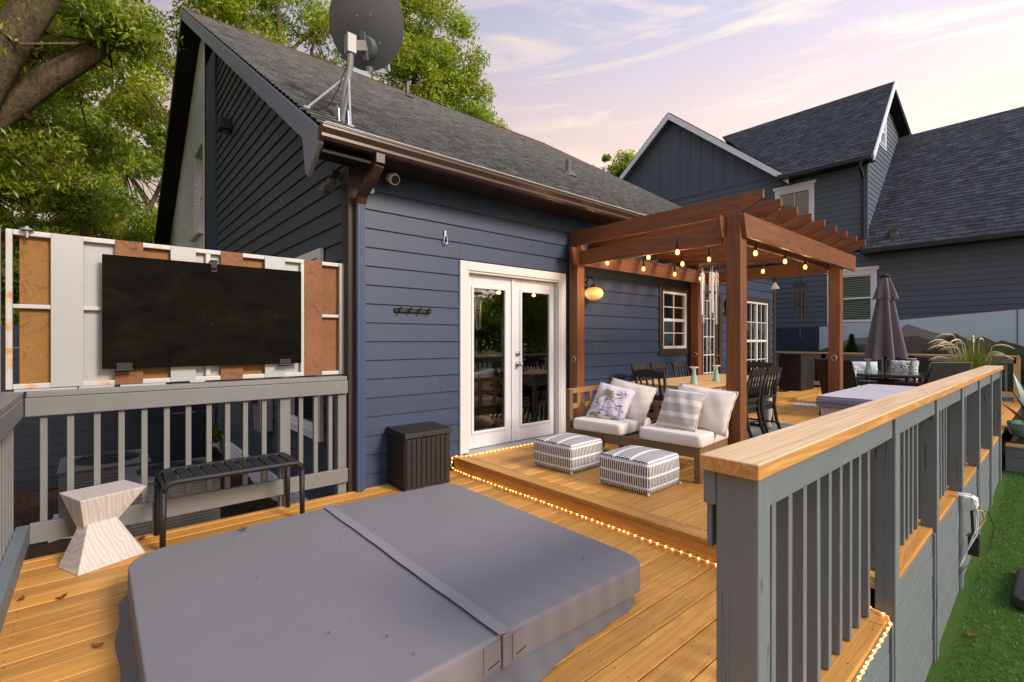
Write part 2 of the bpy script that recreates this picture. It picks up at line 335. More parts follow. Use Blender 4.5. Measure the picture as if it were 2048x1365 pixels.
SOIL = M_paint('far_ground', (.06, .065, .03), .95, .3, .4, .3, .1, 0)
FENCEN = M_paint('navy_fence_paint', (.007, .010, .018), .6, .15, 2, .1, .3, .1)
ACM = M_paint('beige_condenser_metal', (.10, .097, .09), .6, .12, 5, .05, .4, 0)
CONC = M_paint('concrete', (.36, .35, .33), .85, .15, 4, .15, .2, 0)
TABLETOP = M_wood('pale_oak_top', (.62, .40, .18), (.50, .30, .12), (.3, .15, .06), 0, 1.2, .5, .08, False, .35, .08)
CREAMP = M_paint('distressed_cream_paint', (.50, .47, .38), .6, .12, 6, .1, .3, .05, wear=(.28, .23, .15))
def mk_rug():
    s = NT('zebra_stripe_rug'); w = s.n('TexWave'); s.L.new(s.mapped((1, 1, 1)), w.inputs[0]); w.inputs['Scale'].default_value = 6; w.inputs['Distortion'].default_value = 3; w.bands_direction = 'DIAGONAL'
    s.bsdf(s.ramp(w.outputs[0], (.45, (.02, .02, .02)), (.52, (.62, .6, .56))), .95, 0, .1); return s.m
RUG = mk_rug()
def mk_dots():
    s = NT('speckled_pillow_cloth'); v = s.n('TexVoronoi'); s.L.new(s.mapped((1, 1, 1)), v.inputs[0]); v.inputs['Scale'].default_value = 38
    s.bsdf(s.ramp(v.outputs['Distance'], (.36, (.03, .03, .03)), (.44, (.62, .60, .57))), .95, 0, .1); return s.m
DOTS = mk_dots()
PALEBLUE = M_fabric('pale_blue_cushion', (.50, .55, .62), 300)
WICKER = M_fabric('dark_sling_mesh', (.022, .019, .017), 500, .7)
COPPER = M_paint('copper_leaf_metal', (.42, .24, .12), .4, .15, 5, .05, .5, 0, None, .4)
TEALM = M_paint('verdigris_leaf_metal', (.035, .085, .085), .4, .25, 5, .05, .5, 0, None, .3)
PINKM = M_paint('pale_pink_leaf_metal', (.62, .50, .55), .45, .1, 5, .03, .4, 0)
DRYLEAF = M_paint('dry_leaf', (.16, .065, .02), .7, .3, 30, .1, .2, .2)
def mk_film(name, col, alpha):
    s = NT(name); t = s.n('BsdfTransparent'); d = s.n('BsdfPrincipled'); s.put(d, 'Base Color', col); s.put(d, 'Roughness', .25)
    m = s.n('MixShader'); m.inputs[0].default_value = alpha; s.L.new(t.outputs[0], m.inputs[1]); s.L.new(d.outputs[0], m.inputs[2]); s.L.new(m.outputs[0], s.out.inputs[0]); return s.m
FILM = mk_film('pale_blue_film', (.46, .64, .76), .74)
HILLS = [mk_film('film_hill_pale', (.22, .25, .28), .75), mk_film('film_hill_grey', (.085, .090, .085), .93), mk_film('film_hill_navy', (.022, .032, .052), .96), mk_film('film_hill_green', (.04, .075, .035), .95)]

# ------------------------------------------------------------------ mesh helpers
class MB:
    def __init__(s): s.v = []; s.f = []; s.uv = {}
    def pt(s, p): s.v.append(tuple(p)); return len(s.v) - 1
    def face(s, pts, uv=None):
        i = [s.pt(p) for p in pts]; s.f.append(i)
        if uv: s.uv[len(s.f) - 1] = uv
    def hexa(s, p):           # 8 points: 0-3 bottom ring (ccw from above), 4-7 top ring
        b = len(s.v); s.v += [tuple(q) for q in p]
        for f in ((3, 2, 1, 0), (4, 5, 6, 7), (0, 1, 5, 4), (1, 2, 6, 5), (2, 3, 7, 6), (3, 0, 4, 7)): s.f.append([b + k for k in f])
        return s
    def box(s, x0, x1, y0, y1, z0, z1):
        return s.hexa([(x0, y0, z0), (x1, y0, z0), (x1, y1, z0), (x0, y1, z0), (x0, y0, z1), (x1, y0, z1), (x1, y1, z1), (x0, y1, z1)])
    def bar(s, a, b, w, h, up=(0, 0, 1)):     # rectangular bar from a to b
        a, b = Vector(a), Vector(b); d = (b - a).normalized(); u = Vector(up); sd = d.cross(u)
        if sd.length < 1e-4: sd = d.cross(Vector((1, 0, 0)))
        sd.normalize(); u = sd.cross(d).normalized(); sd *= w / 2; u *= h / 2
        return s.hexa([a - sd - u, b - sd - u, b + sd - u, a + sd - u, a - sd + u, b - sd + u, b + sd + u, a + sd + u][0:0] or
                      [a + sd - u, b + sd - u, b - sd - u, a - sd - u, a + sd + u, b + sd + u, b - sd + u, a - sd + u][0:8])
    def tube(s, pts, r, n=8, cap=True):
        pts = [Vector(p) for p in pts]; rs = r if isinstance(r, (list, tuple)) else [r] * len(pts)
        base = len(s.v); prev = None
        for k, p in enumerate(pts):
            d = (pts[min(k + 1, len(pts) - 1)] - pts[max(k - 1, 0)]).normalized()
            if prev is None:
                a = d.cross(Vector((0, 0, 1)))
                if a.length < .05: a = d.cross(Vector((1, 0, 0)))
            else: a = prev - d * prev.dot(d)
            a.normalize(); prev = a; b = d.cross(a)
            for j in range(n):
                t = 2 * PI * j / n; s.v.append(tuple(p + (a * math.cos(t) + b * math.sin(t)) * rs[k]))
        for k in range(len(pts) - 1):
            for j in range(n):
                j2 = (j + 1) % n; s.f.append([base + k * n + j, base + k * n + j2, base + (k + 1) * n + j2, base + (k + 1) * n + j])
        if cap:
            s.f.append([base + j for j in range(n)][::-1]); s.f.append([base + (len(pts) - 1) * n + j for j in range(n)])
        return s
    def lathe(s, prof, n=20, c=(0, 0, 0), sx=1, sy=1):
        base = len(s.v); m = len(prof)
        for (r, z) in prof:
            for j in range(n):
                t = 2 * PI * j / n; s.v.append((c[0] + r * sx * math.cos(t), c[1] + r * sy * math.sin(t), c[2] + z))
        for k in range(m - 1):
            for j in range(n):
                j2 = (j + 1) % n; s.f.append([base + k * n + j, base + k * n + j2, base + (k + 1) * n + j2, base + (k + 1) * n + j])
        if prof[0][0] > 1e-5: s.f.append([base + j for j in range(n)][::-1])
        if prof[-1][0] > 1e-5: s.f.append([base + (m - 1) * n + j for j in range(n)])
        return s
    def prism(s, poly, f0, f1):  # poly of 2d points, f0/f1 map (a,b)->3d
        n = len(poly); b = len(s.v); s.v += [tuple(f0(*p)) for p in poly]; s.v += [tuple(f1(*p)) for p in poly]
        s.f.append([b + k for k in range(n)][::-1]); s.f.append([b + n + k for k in range(n)])
        for k in range(n):
            k2 = (k + 1) % n; s.f.append([b + k, b + k2, b + n + k2, b + n + k])
        return s
    def build(s, name, mat, parent=None, world=False, smooth=False, bevel=0, seg=2, boxuv=False, fix=True):
        me = bpy.data.meshes.new(name); vs = s.v
        if world and parent is not None:
            off = Vector((0, 0, 0)); p = parent
            while p is not None: off += p.location; p = p.parent
            vs = [(a - off.x, b - off.y, c - off.z) for a, b, c in vs]
        me.from_pydata(vs, [], s.f); me.validate()
        if fix and len(s.f) < 60000:
            bm = bmesh.new(); bm.from_mesh(me)
            if not s.uv: bmesh.ops.recalc_face_normals(bm, faces=bm.faces)
            bm.to_mesh(me); bm.free()
        if s.uv or boxuv:
            ul = me.uv_layers.new(name='UVMap')
            for pi, p in enumerate(me.polygons):
                if s.uv:
                    uv = s.uv.get(pi)
                    for k, li in enumerate(p.loop_indices): ul.data[li].uv = uv[k] if uv else (0, 0)
                else:
                    nx, ny, nz = (abs(q) for q in p.normal)
                    for li in p.loop_indices:
                        c = me.vertices[me.loops[li].vertex_index].co
                        ul.data[li].uv = (c.y, c.z) if nx > max(ny, nz) else ((c.x, c.z) if ny > nz else (c.y, c.x))
        if mat: me.materials.append(mat)
        if smooth:
            for p in me.polygons: p.use_smooth = True
        o = bpy.data.objects.new(name, me); COL.objects.link(o)
        if parent is not None: o.parent = parent
        if bevel:
            b = o.modifiers.new('bevel', 'BEVEL'); b.width = bevel; b.segments = seg; b.limit_method = 'ANGLE'; b.angle_limit = R(40)
        return o
def tag(o, label, cat, group=None, kind=None):
    o['label'] = label
    if cat: o['category'] = cat
    if group: o['group'] = group
    if kind: o['kind'] = kind
    return o
def thing(name, label, cat, loc=(0, 0, 0), rz=0, group=None):
    o = bpy.data.objects.new(name, None); o.empty_display_size = .1; COL.objects.link(o); o.location = loc; o.rotation_euler = (0, 0, rz)
    return tag(o, label, cat, group)
def dup(o, loc=None, rz=None, label=None, parent=None):
    c = o.copy(); COL.objects.link(c)
    if parent is not None: c.parent = parent
    if loc is not None: c.location = loc
    if rz is not None: c.rotation_euler = (0, 0, rz)
    if label: c['label'] = label
    for ch in list(o.children): dup(ch, parent=c)
    return c
def structure(o): o['kind'] = 'structure'; return o
def boxpart(name, mat, parent, *b, world=True, bevel=.004): return MB().box(*b).build(name, mat, parent, world, bevel=bevel)
def ico(mb, c, r, n=8, m=6, sz=1):
    mb.lathe([(max(1e-6, r * math.sin(PI * k / m)), -r * sz * math.cos(PI * k / m)) for k in range(m + 1)], n, c)

def rrect(x0, x1, y0, y1, r, corners=(1, 1, 1, 1), n=8):   # corners: (x0y0, x1y0, x1y1, x0y1)
    out = []
    for (cx, cy, a0, on) in ((x0, y0, 180, corners[0]), (x1, y0, 270, corners[1]), (x1, y1, 0, corners[2]), (x0, y1, 90, corners[3])):
        rr_ = r if on else .012
        ox = cx + rr_ * (1 if cx == x0 else -1); oy = cy + rr_ * (1 if cy == y0 else -1)
        for k in range(n + 1): t = R(a0 + 90 * k / n); out.append((ox + rr_ * math.cos(t), oy + rr_ * math.sin(t)))
    return out
# siding: wedge-shaped lap boards on a vertical plane; openings are cut out
def lap(mb, plane, c, sg, u0, u1, z0, z1, ex, t, openings=(), lim=None):
    def P(u, off, z): return (u, c + sg * off, z) if plane == 'Y' else (c + sg * off, u, z)
    z = z0
    while z < z1 - 1e-4:
        zt = min(z + ex, z1)
        br = sorted({z, zt} | {q for o in openings for q in (o[2], o[3]) if z + 1e-4 < q < zt - 1e-4})
        for a, b in zip(br[:-1], br[1:]):
            iv = [(u0, u1)]
            for (oa, ob, oza, ozb) in openings:
                if oza < (a + b) / 2 < ozb:
                    nv = []
                    for (p, q) in iv:
                        if ob <= p or oa >= q: nv.append((p, q)); continue
                        if oa > p: nv.append((p, oa))
                        if ob < q: nv.append((ob, q))
                    iv = nv
            oa_, ob_ = t * (1 - (a - z) / ex), t * (1 - (b - z) / ex)
            jv = []
            for (p, q) in iv:
                c_ = p; k_ = random.Random(int(z * 977) + int(abs(u0) * 31)); x_j = u0 + k_.uniform(.8, 4.2)
                while x_j < q - .15:
                    if x_j > p + .15: jv.append((c_, x_j - .0015)); c_ = x_j + .0015
                    x_j += 3.66
                jv.append((c_, q))
            for (p, q) in jv:
                pa, qa, pb, qb = p, q, p, q
                if lim:
                    la, ha = lim(a); lb, hb = lim(b); pa, qa, pb, qb = max(p, la), min(q, ha), max(p, lb), min(q, hb)
                    if qa - pa < .01: continue
                    if qb < pb: pb = qb = (pb + qb) / 2
                # break long runs into boards, with tiny butt joints
                mb.hexa([P(pa, -.02, a), P(qa, -.02, a), P(qa, oa_, a), P(pa, oa_, a), P(pb, -.02, b), P(qb, -.02, b), P(qb, ob_, b), P(pb, ob_, b)])
        z = zt
# shingles: stepped courses on a sloping rectangle/trapezoid.  e0,e1 eave ends; r0,r1 ridge ends
def shingles(mb, e0, e1, r0, r1, ex=.145, lip=.021, jag=.004):
    e0, e1, r0, r1 = map(Vector, (e0, e1, r0, r1)); n = (e1 - e0).cross(r0 - e0).normalized()
    if n.z < 0: n = -n
    Ls = ((r0 - e0).length + (r1 - e1).length) / 2; k = max(1, int(round(Ls / ex))); w0 = (e1 - e0).length
    for i in range(k):
        a, b = i / k, (i + 1) / k
        pa0, pa1, pb0, pb1 = e0.lerp(r0, a), e1.lerp(r1, a), e0.lerp(r0, b), e1.lerp(r1, b)
        ua = (pa0 - e0).dot((e1 - e0).normalized()); ub = (pb0 - e0).dot((e1 - e0).normalized())
        wa, wb = (pa1 - pa0).length, (pb1 - pb0).length; va, vb = a * Ls, b * Ls
        va, vb = i * .145, (i + 1) * .145
        up = n * lip
        mb.face([pa0 + up, pa1 + up, pb1, pb0], [(ua, va), (ua + wa, va), (ub + wb, vb), (ub, vb)])
        mb.face([pa0 - n * .002, pa1 - n * .002, pa1 + up, pa0 + up], [(ua, va), (ua + wa, va), (ua + wa, va + .01), (ua, va + .01)])

# ------------------------------------------------------------------ setting: ground, lawn, decks
g = MB(); g.face([(-150, -150, -.9), (200, -150, -.9), (200, 200, -.9), (-150, 200, -.9)]); structure(g.build('ground', SOIL))
g = MB()
for i in range(24):
    for j in range(24):
        x0, x1 = -9 + i * .46, -9 + (i + 1) * .46; y0, y1 = 4.0 + j * .3, 4.0 + (j + 1) * .3
        h = lambda x, y: -.66 + .035 * math.sin(x * 5.1 + y * 3.3) + .03 * math.sin(y * 7.7 - x * 2.9)
        g.face([(x0, y0, h(x0, y0)), (x1, y0, h(x1, y0)), (x1, y1, h(x1, y1)), (x0, y1, h(x0, y1))])
structure(g.build('mulch_bed', MULCH))
def lawn_z(x): return -.75 + .065 * (max(-4, min(x, 9.6)) - 4.28)
g = MB(); g.face([(-4, -14, lawn_z(-4)), (9.62, -14, lawn_z(9.6)), (9.62, .9, lawn_z(9.6)), (-4, .9, lawn_z(-4))]); structure(g.build('lawn', LAWN))
def leaf_mesh(name, P, A, B, tone, mat, parent=None, quad=True):
    # P centre, A half length vector, B half width vector  (n x 3)
    n = len(P); v = np.empty((n, 4, 3), np.float32); v[:, 0] = P - A; v[:, 1] = P + B; v[:, 2] = P + A; v[:, 3] = P - B
    me = bpy.data.meshes.new(name); me.vertices.add(n * 4); me.vertices.foreach_set('co', v.ravel())
    me.loops.add(n * 4); me.loops.foreach_set('vertex_index', np.arange(n * 4, dtype=np.int32))
    me.polygons.add(n); me.polygons.foreach_set('loop_start', np.arange(0, n * 4, 4, dtype=np.int32)); me.polygons.foreach_set('loop_total', np.full(n, 4, np.int32))
    me.update(calc_edges=True)
    at = me.attributes.new('tone', 'FLOAT', 'FACE'); at.data.foreach_set('value', tone.astype(np.float32))
    me.materials.append(mat); o = bpy.data.objects.new(name, me); COL.objects.link(o)
    if parent is not None: o.parent = parent
    return o
# turf blades near the camera
n = 42000
bx = rng.uniform(2.5, 9.6, n); by = .52 - np.abs(rng.normal(0, 1.0, n)) * .9
bz = -.75 + .065 * (bx - 4.28)
A = np.stack([rng.normal(0, .006, n), rng.normal(0, .006, n), rng.uniform(.008, .016, n)], 1); th = rng.uniform(0, PI, n)
B = np.stack([np.cos(th), np.sin(th), np.zeros(n)], 1) * .0022
o = leaf_mesh('turf_blades', np.stack([bx, by, bz + .010], 1), A, B, rng.uniform(0, 1, n), GRASSB); o['kind'] = 'stuff'; o['label'] = 'short green artificial turf blades beside the deck railing'

def deck_screws(name, xs, y0, y1, z):
    mb = MB(); y = y0
    while y < y1 - .1:
        for x in xs:
            for dy in (.03, .105):
                a, b = x + random.uniform(-.006, .006), y + dy + random.uniform(-.005, .005); r_ = .0036
                mb.face([(a + r_ * math.cos(k * PI / 3), b + r_ * math.sin(k * PI / 3), z) for k in range(6)])
        y += .144
    return structure(mb.build(name, DARKTRIM, fix=False))
deck_screws('deck_screws', [-.3, .1, .5, .9, 1.3, 1.7, 2.1, 2.5, 2.88], .60, 4.40, .0022)
deck_screws('raised_deck_screws', [3.2, 3.6, 4.0, 4.4, 4.8, 5.2], .60, 4.40, .1422)
DY0, DYW = .60, 4.40        # railing line and main wall
def deck_boards(name, x0, x1, y0, y1, z, w=.138, gap=.006, th=.032, xsplit=None, hole=None):
    mb = MB(); y = y0; k = 0
    while y < y1 - .02:
        yb = min(y + w, y1); segs = [(x0, x1)]
        if hole and not (yb < hole[2] or y > hole[3]): segs = [(x0, hole[0]), (hole[1], x1)]
        for (a, b) in segs:
            cuts = [a]
            if xsplit and b - a > 3:
                c = a + random.uniform(.35, .65) * (b - a)
                while c < b - 1.0: cuts.append(c); c += random.uniform(2.4, 4.2)
            cuts.append(b)
            for p, q in zip(cuts[:-1], cuts[1:]): mb.box(p + .0015, q - .0015, y, yb, z - th, z + random.uniform(-.0012, .0012))
        y = yb + gap; k += 1
    return structure(mb.build(name, DECK, bevel=.004))
deck_boards('lower_deck', -.50, 2.958, .60, 4.40, 0.0)
deck_boards('lower_deck_end', 2.96, 3.098, .60, .74, 0.0)
deck_boards('lower_deck_landing', -1.2, 1.40, -1.2, .594, 0.0)
mb = MB(); mb.box(-.48, 2.95, .62, 4.38, -.20, -.04); structure(mb.build('deck_framing', GREYB))
deck_boards('raised_deck', 3.10, 14.45, .60, 4.40, .14, xsplit=True)
deck_boards('raised_deck_far', 11.95, 14.45, 4.41, 6.6, .14)
mb = MB(); mb.box(2.962, 3.096, .745, 4.40, .108, .1405); mb.box(2.975, 3.0, .745, 4.40, -.03, .105)
structure(mb.build('deck_edge_boards', M_wood('golden_deck_pine_y', (.58, .30, .068), (.38, .165, .036), (.16, .06, .02), 1, 1.0, .55, .1, True, .35, .2), bevel=.004))
mb = MB(); mb.box(3.0, 14.4, .77, 4.39, -.3, .10); structure(mb.build('raised_deck_framing', GREYB))
mb = MB(); y = 3.78
while y < 4.38: mb.box(9.3, 14.3, y, min(y + .138, 4.395), .142, .182); y += .144
structure(mb.build('deck_platform', DECK, bevel=.004))

# ------------------------------------------------------------------ the navy house
W = 4.42; GX = 1.82
house = thing('house', 'navy lap-sided house with steep grey shingle roof and white french doors', 'house', (1.82, 4.42, -.7))
OP_FD = (3.15, 4.65, .16, 2.20); OP_W1 = (7.13, 7.90, 1.27, 2.24); OP_D2 = (8.45, 9.10, .16, 2.25); OP_W2 = (10.3, 11.42, .55, 2.24)
mb = MB(); lap(mb, 'Y', W, -1, 1.84, 11.80, -.05, 3.06, .182, .017, [OP_FD, OP_W1, OP_D2, OP_W2]); mb.build('siding_wall', NAVY, house, True)
mb = MB(); mb.box(1.85, 11.78, 4.46, 4.60, -.8, .1); mb.build('foundation', GABLE, house, True)
RZ, RY, SL = 3.17, 4.02, .638
RIDGE_Y, RIDGE_Z = 12.2, 3.17 + .638 * (12.2 - 4.02)
X0, X1 = 1.40, 12.25
def zroof(y): return RZ + SL * (y - RY) if y <= RIDGE_Y else RIDGE_Z - SL * (y - RIDGE_Y)
def glim(z):
    zz = z + .22; return (RY + (zz - RZ) / SL, 2 * RIDGE_Y - RY - (zz - RZ) / SL)
OP_GW = (5.15, 6.3, .45, 2.28)
mb = MB(); lap(mb, 'X', GX, -1, 4.44, 10.88, -.36, 9.0, .182, .020, [OP_GW], glim); mb.build('gable_wall', GABLE, house, True)
mb = MB(); mb.box(GX - .045, GX + .05, 10.86, 11.898, -.4, 7.15); mb.build('corner_board', NAVY, house, True)
# painted brick half of the gable with its window recess
mb = MB(); OB = (12.2, 13.35, 3.78, 5.68)
def bq(y0, y1, z0, z1):
    ya = lambda z: min(y1, glim(z)[1]); mb.face([(GX - .06, y0, z0), (GX - .06, ya(z0), z0), (GX - .06, ya(z1), z1), (GX - .06, y0, z1)])
zs = [-.8, 3.78, 4.5, 5.0, 5.68, 6.2, 6.7, 7.2, 7.6, 7.95]
for a, b in zip(zs[:-1], zs[1:]):
    if 3.7 < a < 5.6: bq(11.9, 12.2, a, b); bq(13.35, 20.2, a, b)
    else: bq(11.9, 20.2, a, b)
for (p, q) in (((12.2, 3.78), (13.35, 3.78)), ((13.35, 3.78), (13.35, 5.68)), ((13.35, 5.68), (12.2, 5.68)), ((12.2, 5.68), (12.2, 3.78))):
    mb.face([(GX - .06, *p), (GX - .06, *q), (GX + .12, *q), (GX + .12, *p)])
mb.build('brick_wall', BRICKW, house, True, boxuv=True, fix=False)
mb = MB(); mb.face([(GX - .05, 4.45, -.9), (GX - .05, 11.9, -.9), (GX - .05, 11.9, -.36), (GX - .05, 4.45, -.36)]); mb.face([(GX - .05, 4.45, -.36), (GX - .05, 11.9, -.36), (GX + .02, 11.9, -.36), (GX + .02, 4.45, -.36)]); mb.build('brick_foundation', BRICKW, house, True, boxuv=True, fix=False)
# roof
mb = MB(); shingles(mb, (X0, RY - .02, RZ), (X1, RY - .02, RZ), (X0, RIDGE_Y, RIDGE_Z), (X1, RIDGE_Y, RIDGE_Z))
shingles(mb, (X1, 2 * RIDGE_Y - RY, RZ), (X0, 2 * RIDGE_Y - RY, RZ), (X1, RIDGE_Y, RIDGE_Z), (X0, RIDGE_Y, RIDGE_Z))
roof = mb.build('roof', SHINGLE, house, True)
mb = MB()
k = X0
while k < X1 - .1:
    for sgn in (-1, 1):
        mb.face([(k, RIDGE_Y, RIDGE_Z + .035), (k + .17, RIDGE_Y, RIDGE_Z + .022), (k + .17, RIDGE_Y + sgn * .15, RIDGE_Z - .072), (k, RIDGE_Y + sgn * .15, RIDGE_Z - .06)], [(k, 9.6), (k + .17, 9.6), (k + .17, 9.45), (k, 9.45)])
    k += .15
mb.build('ridge_cap', SHINGLE, roof, True)
for (x, y, h, nm) in ((6.54, 5.97, .22, 'vent_pipe'), (5.76, 10.53, .28, 'vent_pipe')):
    z = zroof(y); mb = MB(); mb.lathe([(.16, 0), (.10, .09), (.055, .11), (.05, .12), (.05, h + .1)], 16, (x, y, z - .04)); mb.build(nm, ACM if y < 8 else GUTTER, roof, True, smooth=False)
# soffit and rake undersides, bargeboards
mb = MB(); mb.box(X0 + .03, X1, RY - .01, W + .02, 3.055, 3.075)
for (ya, yb) in ((RY, RIDGE_Y), (RIDGE_Y, 2 * RIDGE_Y - RY)):
    za, zb = zroof(ya), zroof(yb)
    mb.hexa([(X0 + .02, ya, za - .20), (GX + .03, ya, za - .20), (GX + .03, yb, zb - .20), (X0 + .02, yb, zb - .20), (X0 + .02, ya, za - .18), (GX + .03, ya, za - .18), (GX + .03, yb, zb - .18), (X0 + .02, yb, zb - .18)])
mb.hexa([(X1 - .3, RY, RZ - .2), (X1 - .02, RY, RZ - .2), (X1 - .02, RIDGE_Y, RIDGE_Z - .2), (X1 - .3, RIDGE_Y, RIDGE_Z - .2), (X1 - .3, RY, RZ - .02), (X1 - .02, RY, RZ - .02), (X1 - .02, RIDGE_Y, RIDGE_Z - .02), (X1 - .3, RIDGE_Y, RIDGE_Z - .02)])
mb.build('soffit', SOFFIT, house, True)
mb = MB()
mb.prism([(RY - .02, RZ - .02), (RIDGE_Y, RIDGE_Z - .012), (RIDGE_Y, RIDGE_Z - .24), (RY + .42, zroof(RY + .42) - .235), (RY + .34, zroof(RY + .2) - .42), (RY + .28, RZ - .34), (RY - .02, RZ - .14)], lambda a, b: (X0 - .01, a, b), lambda a, b: (X0 + .025, a, b))
mb.build('bargeboard', BARGE, house, True, bevel=.004)
mb = MB(); mb.prism([(2 * RIDGE_Y - RY + .1, RZ - .05), (RIDGE_Y + .002, RIDGE_Z - .012), (RIDGE_Y + .002, RIDGE_Z - .24), (2 * RIDGE_Y - RY + .1, RZ - .28)], lambda a, b: (X0 - .01, a, b), lambda a, b: (X0 + .025, a, b)); mb.build('bargeboard', SOFFIT, house, True)
# gutter: K-style profile along the eave with white drip edge
prof = [(0, 0), (-.06, 0), (-.085, .02), (-.085, .045), (-.115, .085), (-.115, .105), (-.122, .105), (-.122, .118), (-.105, .118), (-.105, .108), (0, .108)]
mb = MB(); mb.prism(prof, lambda a, b: (X0 - .015, RY + a + .005, 3.052 + b), lambda a, b: (X1, RY + a + .005, 3.052 + b)); gut = mb.build('gutter', GUTTER, house, True, bevel=.002)
mb = MB(); mb.box(X0, X1, RY - .125, RY + .03, 3.171, 3.175); mb.build('drip_edge', WHITEP, house, True)
mb = MB(); mb.box(X0 + .03, X1, RY + .006, RY + .03, 3.054, 3.17); mb.build('fascia', SOFFIT, house, True)
mb = MB(); mb.box(GX - .03, 1.915, W - .03, 4.46, -.3, 3.05); mb.box(GX - .035, GX + .01, 4.46, 4.54, -.3, 3.05); mb.build('corner_trim', DARKTRIM, house, True, bevel=.003)
mb = MB(); mb.box(11.72, 11.83, W - .03, W + .08, .1, 3.05); mb.build('corner_trim', DARKTRIM, house, True, bevel=.003)
mb = MB(); mb.face([(11.8, W, -.8), (11.8, 20, -.8), (11.8, 20, 3.2), (11.8, 12.2, 8.1), (11.8, W, 3.2)]); mb.build('end_wall', NAVY, house, True)
# downspout : blue leader with brown elbow
ds = MB(); ds.box(1.845, 1.925, 4.315, 4.375, .01, 2.70); 
for k in range(4): ds.box(1.852 + k * .018, 1.862 + k * .018, 4.309, 4.317, .02, 2.69)
down = ds.build('downspout', BLUEPIPE, house, True, bevel=.004)
el = MB()
pp = [(1.90, 3.98, 3.06), (1.90, 3.98, 2.97), (1.888, 4.10, 2.88), (1.885, 4.30, 2.77), (1.885, 4.345, 2.69), (1.885, 4.345, 2.66)]
for a, b in zip(pp[:-1], pp[1:]): el.bar(a, b, .088, .064, (0, 1, .2))
el.build('elbow', GUTTER, down, True, bevel=.006)
# windows ---------------------------------------------------------------------------------------
def window(parent, plane, c, sg, u0, u1, z0, z1, trim=.09, tmat=None, fmat=WHITETRIM, pane=GLASSD, sash=2, grid=(2, 2), units=1, blind=None, back=ROOMDARK, fw=.045, depth=.05, sill=True, head=0.0):
    def B(mb, a, b, o0, o1, p, q):   # o = outward offsets
        if plane == 'Y':
            y0, y1 = sorted((c + sg * o0, c + sg * o1)); mb.box(a, b, y0, y1, p, q)
        else:
            x0, x1 = sorted((c + sg * o0, c + sg * o1)); mb.box(x0, x1, a, b, p, q)
    fr = MB(); B(fr, u0, u0 + fw, -depth, .012, z0, z1); B(fr, u1 - fw, u1, -depth, .012, z0, z1); B(fr, u0 + fw, u1 - fw, -depth, .012, z0, z0 + fw); B(fr, u0 + fw, u1 - fw, -depth, .012, z1 - fw, z1)
    uw = (u1 - u0 - 2 * fw) / units; zm = (z0 + z1) / 2
    for k in range(units):
        a, b = u0 + fw + k * uw, u0 + fw + (k + 1) * uw
        if k: B(fr, a - .025, a + .025, -depth, .010, z0 + fw, z1 - fw)
        ranges = [(z0 + fw, zm), (zm, z1 - fw)] if sash == 2 else [(z0 + fw, z1 - fw)]
        for si, (p, q) in enumerate(ranges):
            if sash == 2 and si == 0: B(fr, a, b, -depth + .005, .004, q - .025, q + .025)
            for j in range(1, grid[0]): t = a + (b - a) * j / grid[0]; B(fr, t - .008, t + .008, -depth + .012, -depth + .026, p, q)
            for j in range(1, grid[1]): t = p + (q - p) * j / grid[1]; B(fr, a, b, -depth + .013, -depth + .025, t - .008, t + .008)
    w = fr.build('window', fmat, parent, True, bevel=.003)
    pn = MB(); B(pn, u0 + fw, u1 - fw, -depth + .002, -depth + .008, z0 + fw, z1 - fw); pn.build('pane', pane, w, True)
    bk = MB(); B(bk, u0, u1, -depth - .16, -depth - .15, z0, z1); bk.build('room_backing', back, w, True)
    if blind:
        bl = MB(); z = z0 + fw
        while z < z1 - fw:
            if plane == 'Y': bl.hexa([(u0 + fw, c - sg * (depth + .02), z), (u1 - fw, c - sg * (depth + .02), z), (u1 - fw, c - sg * (depth + .045), z + .028), (u0 + fw, c - sg * (depth + .045), z + .028), (u0 + fw, c - sg * (depth + .02), z + .003), (u1 - fw, c - sg * (depth + .02), z + .003), (u1 - fw, c - sg * (depth + .045), z + .031), (u0 + fw, c - sg * (depth + .045), z + .031)])
            else: bl.hexa([(c - sg * (depth + .02), u0 + fw, z), (c - sg * (depth + .045), u0 + fw, z + .028), (c - sg * (depth + .045), u1 - fw, z + .028), (c - sg * (depth + .02), u1 - fw, z), (c - sg * (depth + .02), u0 + fw, z + .003), (c - sg * (depth + .045), u0 + fw, z + .031), (c - sg * (depth + .045), u1 - fw, z + .031), (c - sg * (depth + .02), u1 - fw, z + .003)])
            z += .05
        bl.build('blind', blind, w, True)
    if tmat:
        t = MB(); B(t, u0 - trim, u0, -.01, .030, z0 - trim, z1 + trim); B(t, u1, u1 + trim, -.01, .030, z0 - trim, z1 + trim)
        B(t, u0, u1, -.01, .030, z1, z1 + trim); B(t, u0, u1, -.01, .030, z0 - trim, z0)
        if head: B(t, u0 - trim - .05, u1 + trim + .05, -.01, .045, z1 + trim + .002, z1 + trim + head)
        if sill: B(t, u0 - trim * .6, u1 + trim * .6, .031, .055, z0 - .02, z0 + .012)
        t.build('trim', tmat, w, True, bevel=.003)
    return w
window(house, 'Y', W, -1, *OP_W1[:2], *OP_W1[2:], .11, DARKTRIM, sash=2, grid=(2, 2), depth=.03, sill=False)
window(house, 'Y', W, -1, *OP_W2[:2], *OP_W2[2:], .10, DARKTRIM, sash=2, grid=(2, 2), units=2, blind=BLIND, depth=.03, sill=False)
window(house, 'X', GX - .03, -1, *OP_GW, .09, WHITETRIM, sash=2, grid=(1, 1), depth=.04, sill=False)
window(house, 'X', GX + .06, -1, 12.2, 13.35, 3.78, 5.68, .02, None, sash=2, grid=(1, 1), depth=.05)
mb = MB(); mb.box(GX - .15, GX + .06, 12.13, 13.42, 3.70, 3.778); mb.build('window_ledge', WHITETRIM, house, True, bevel=.006)
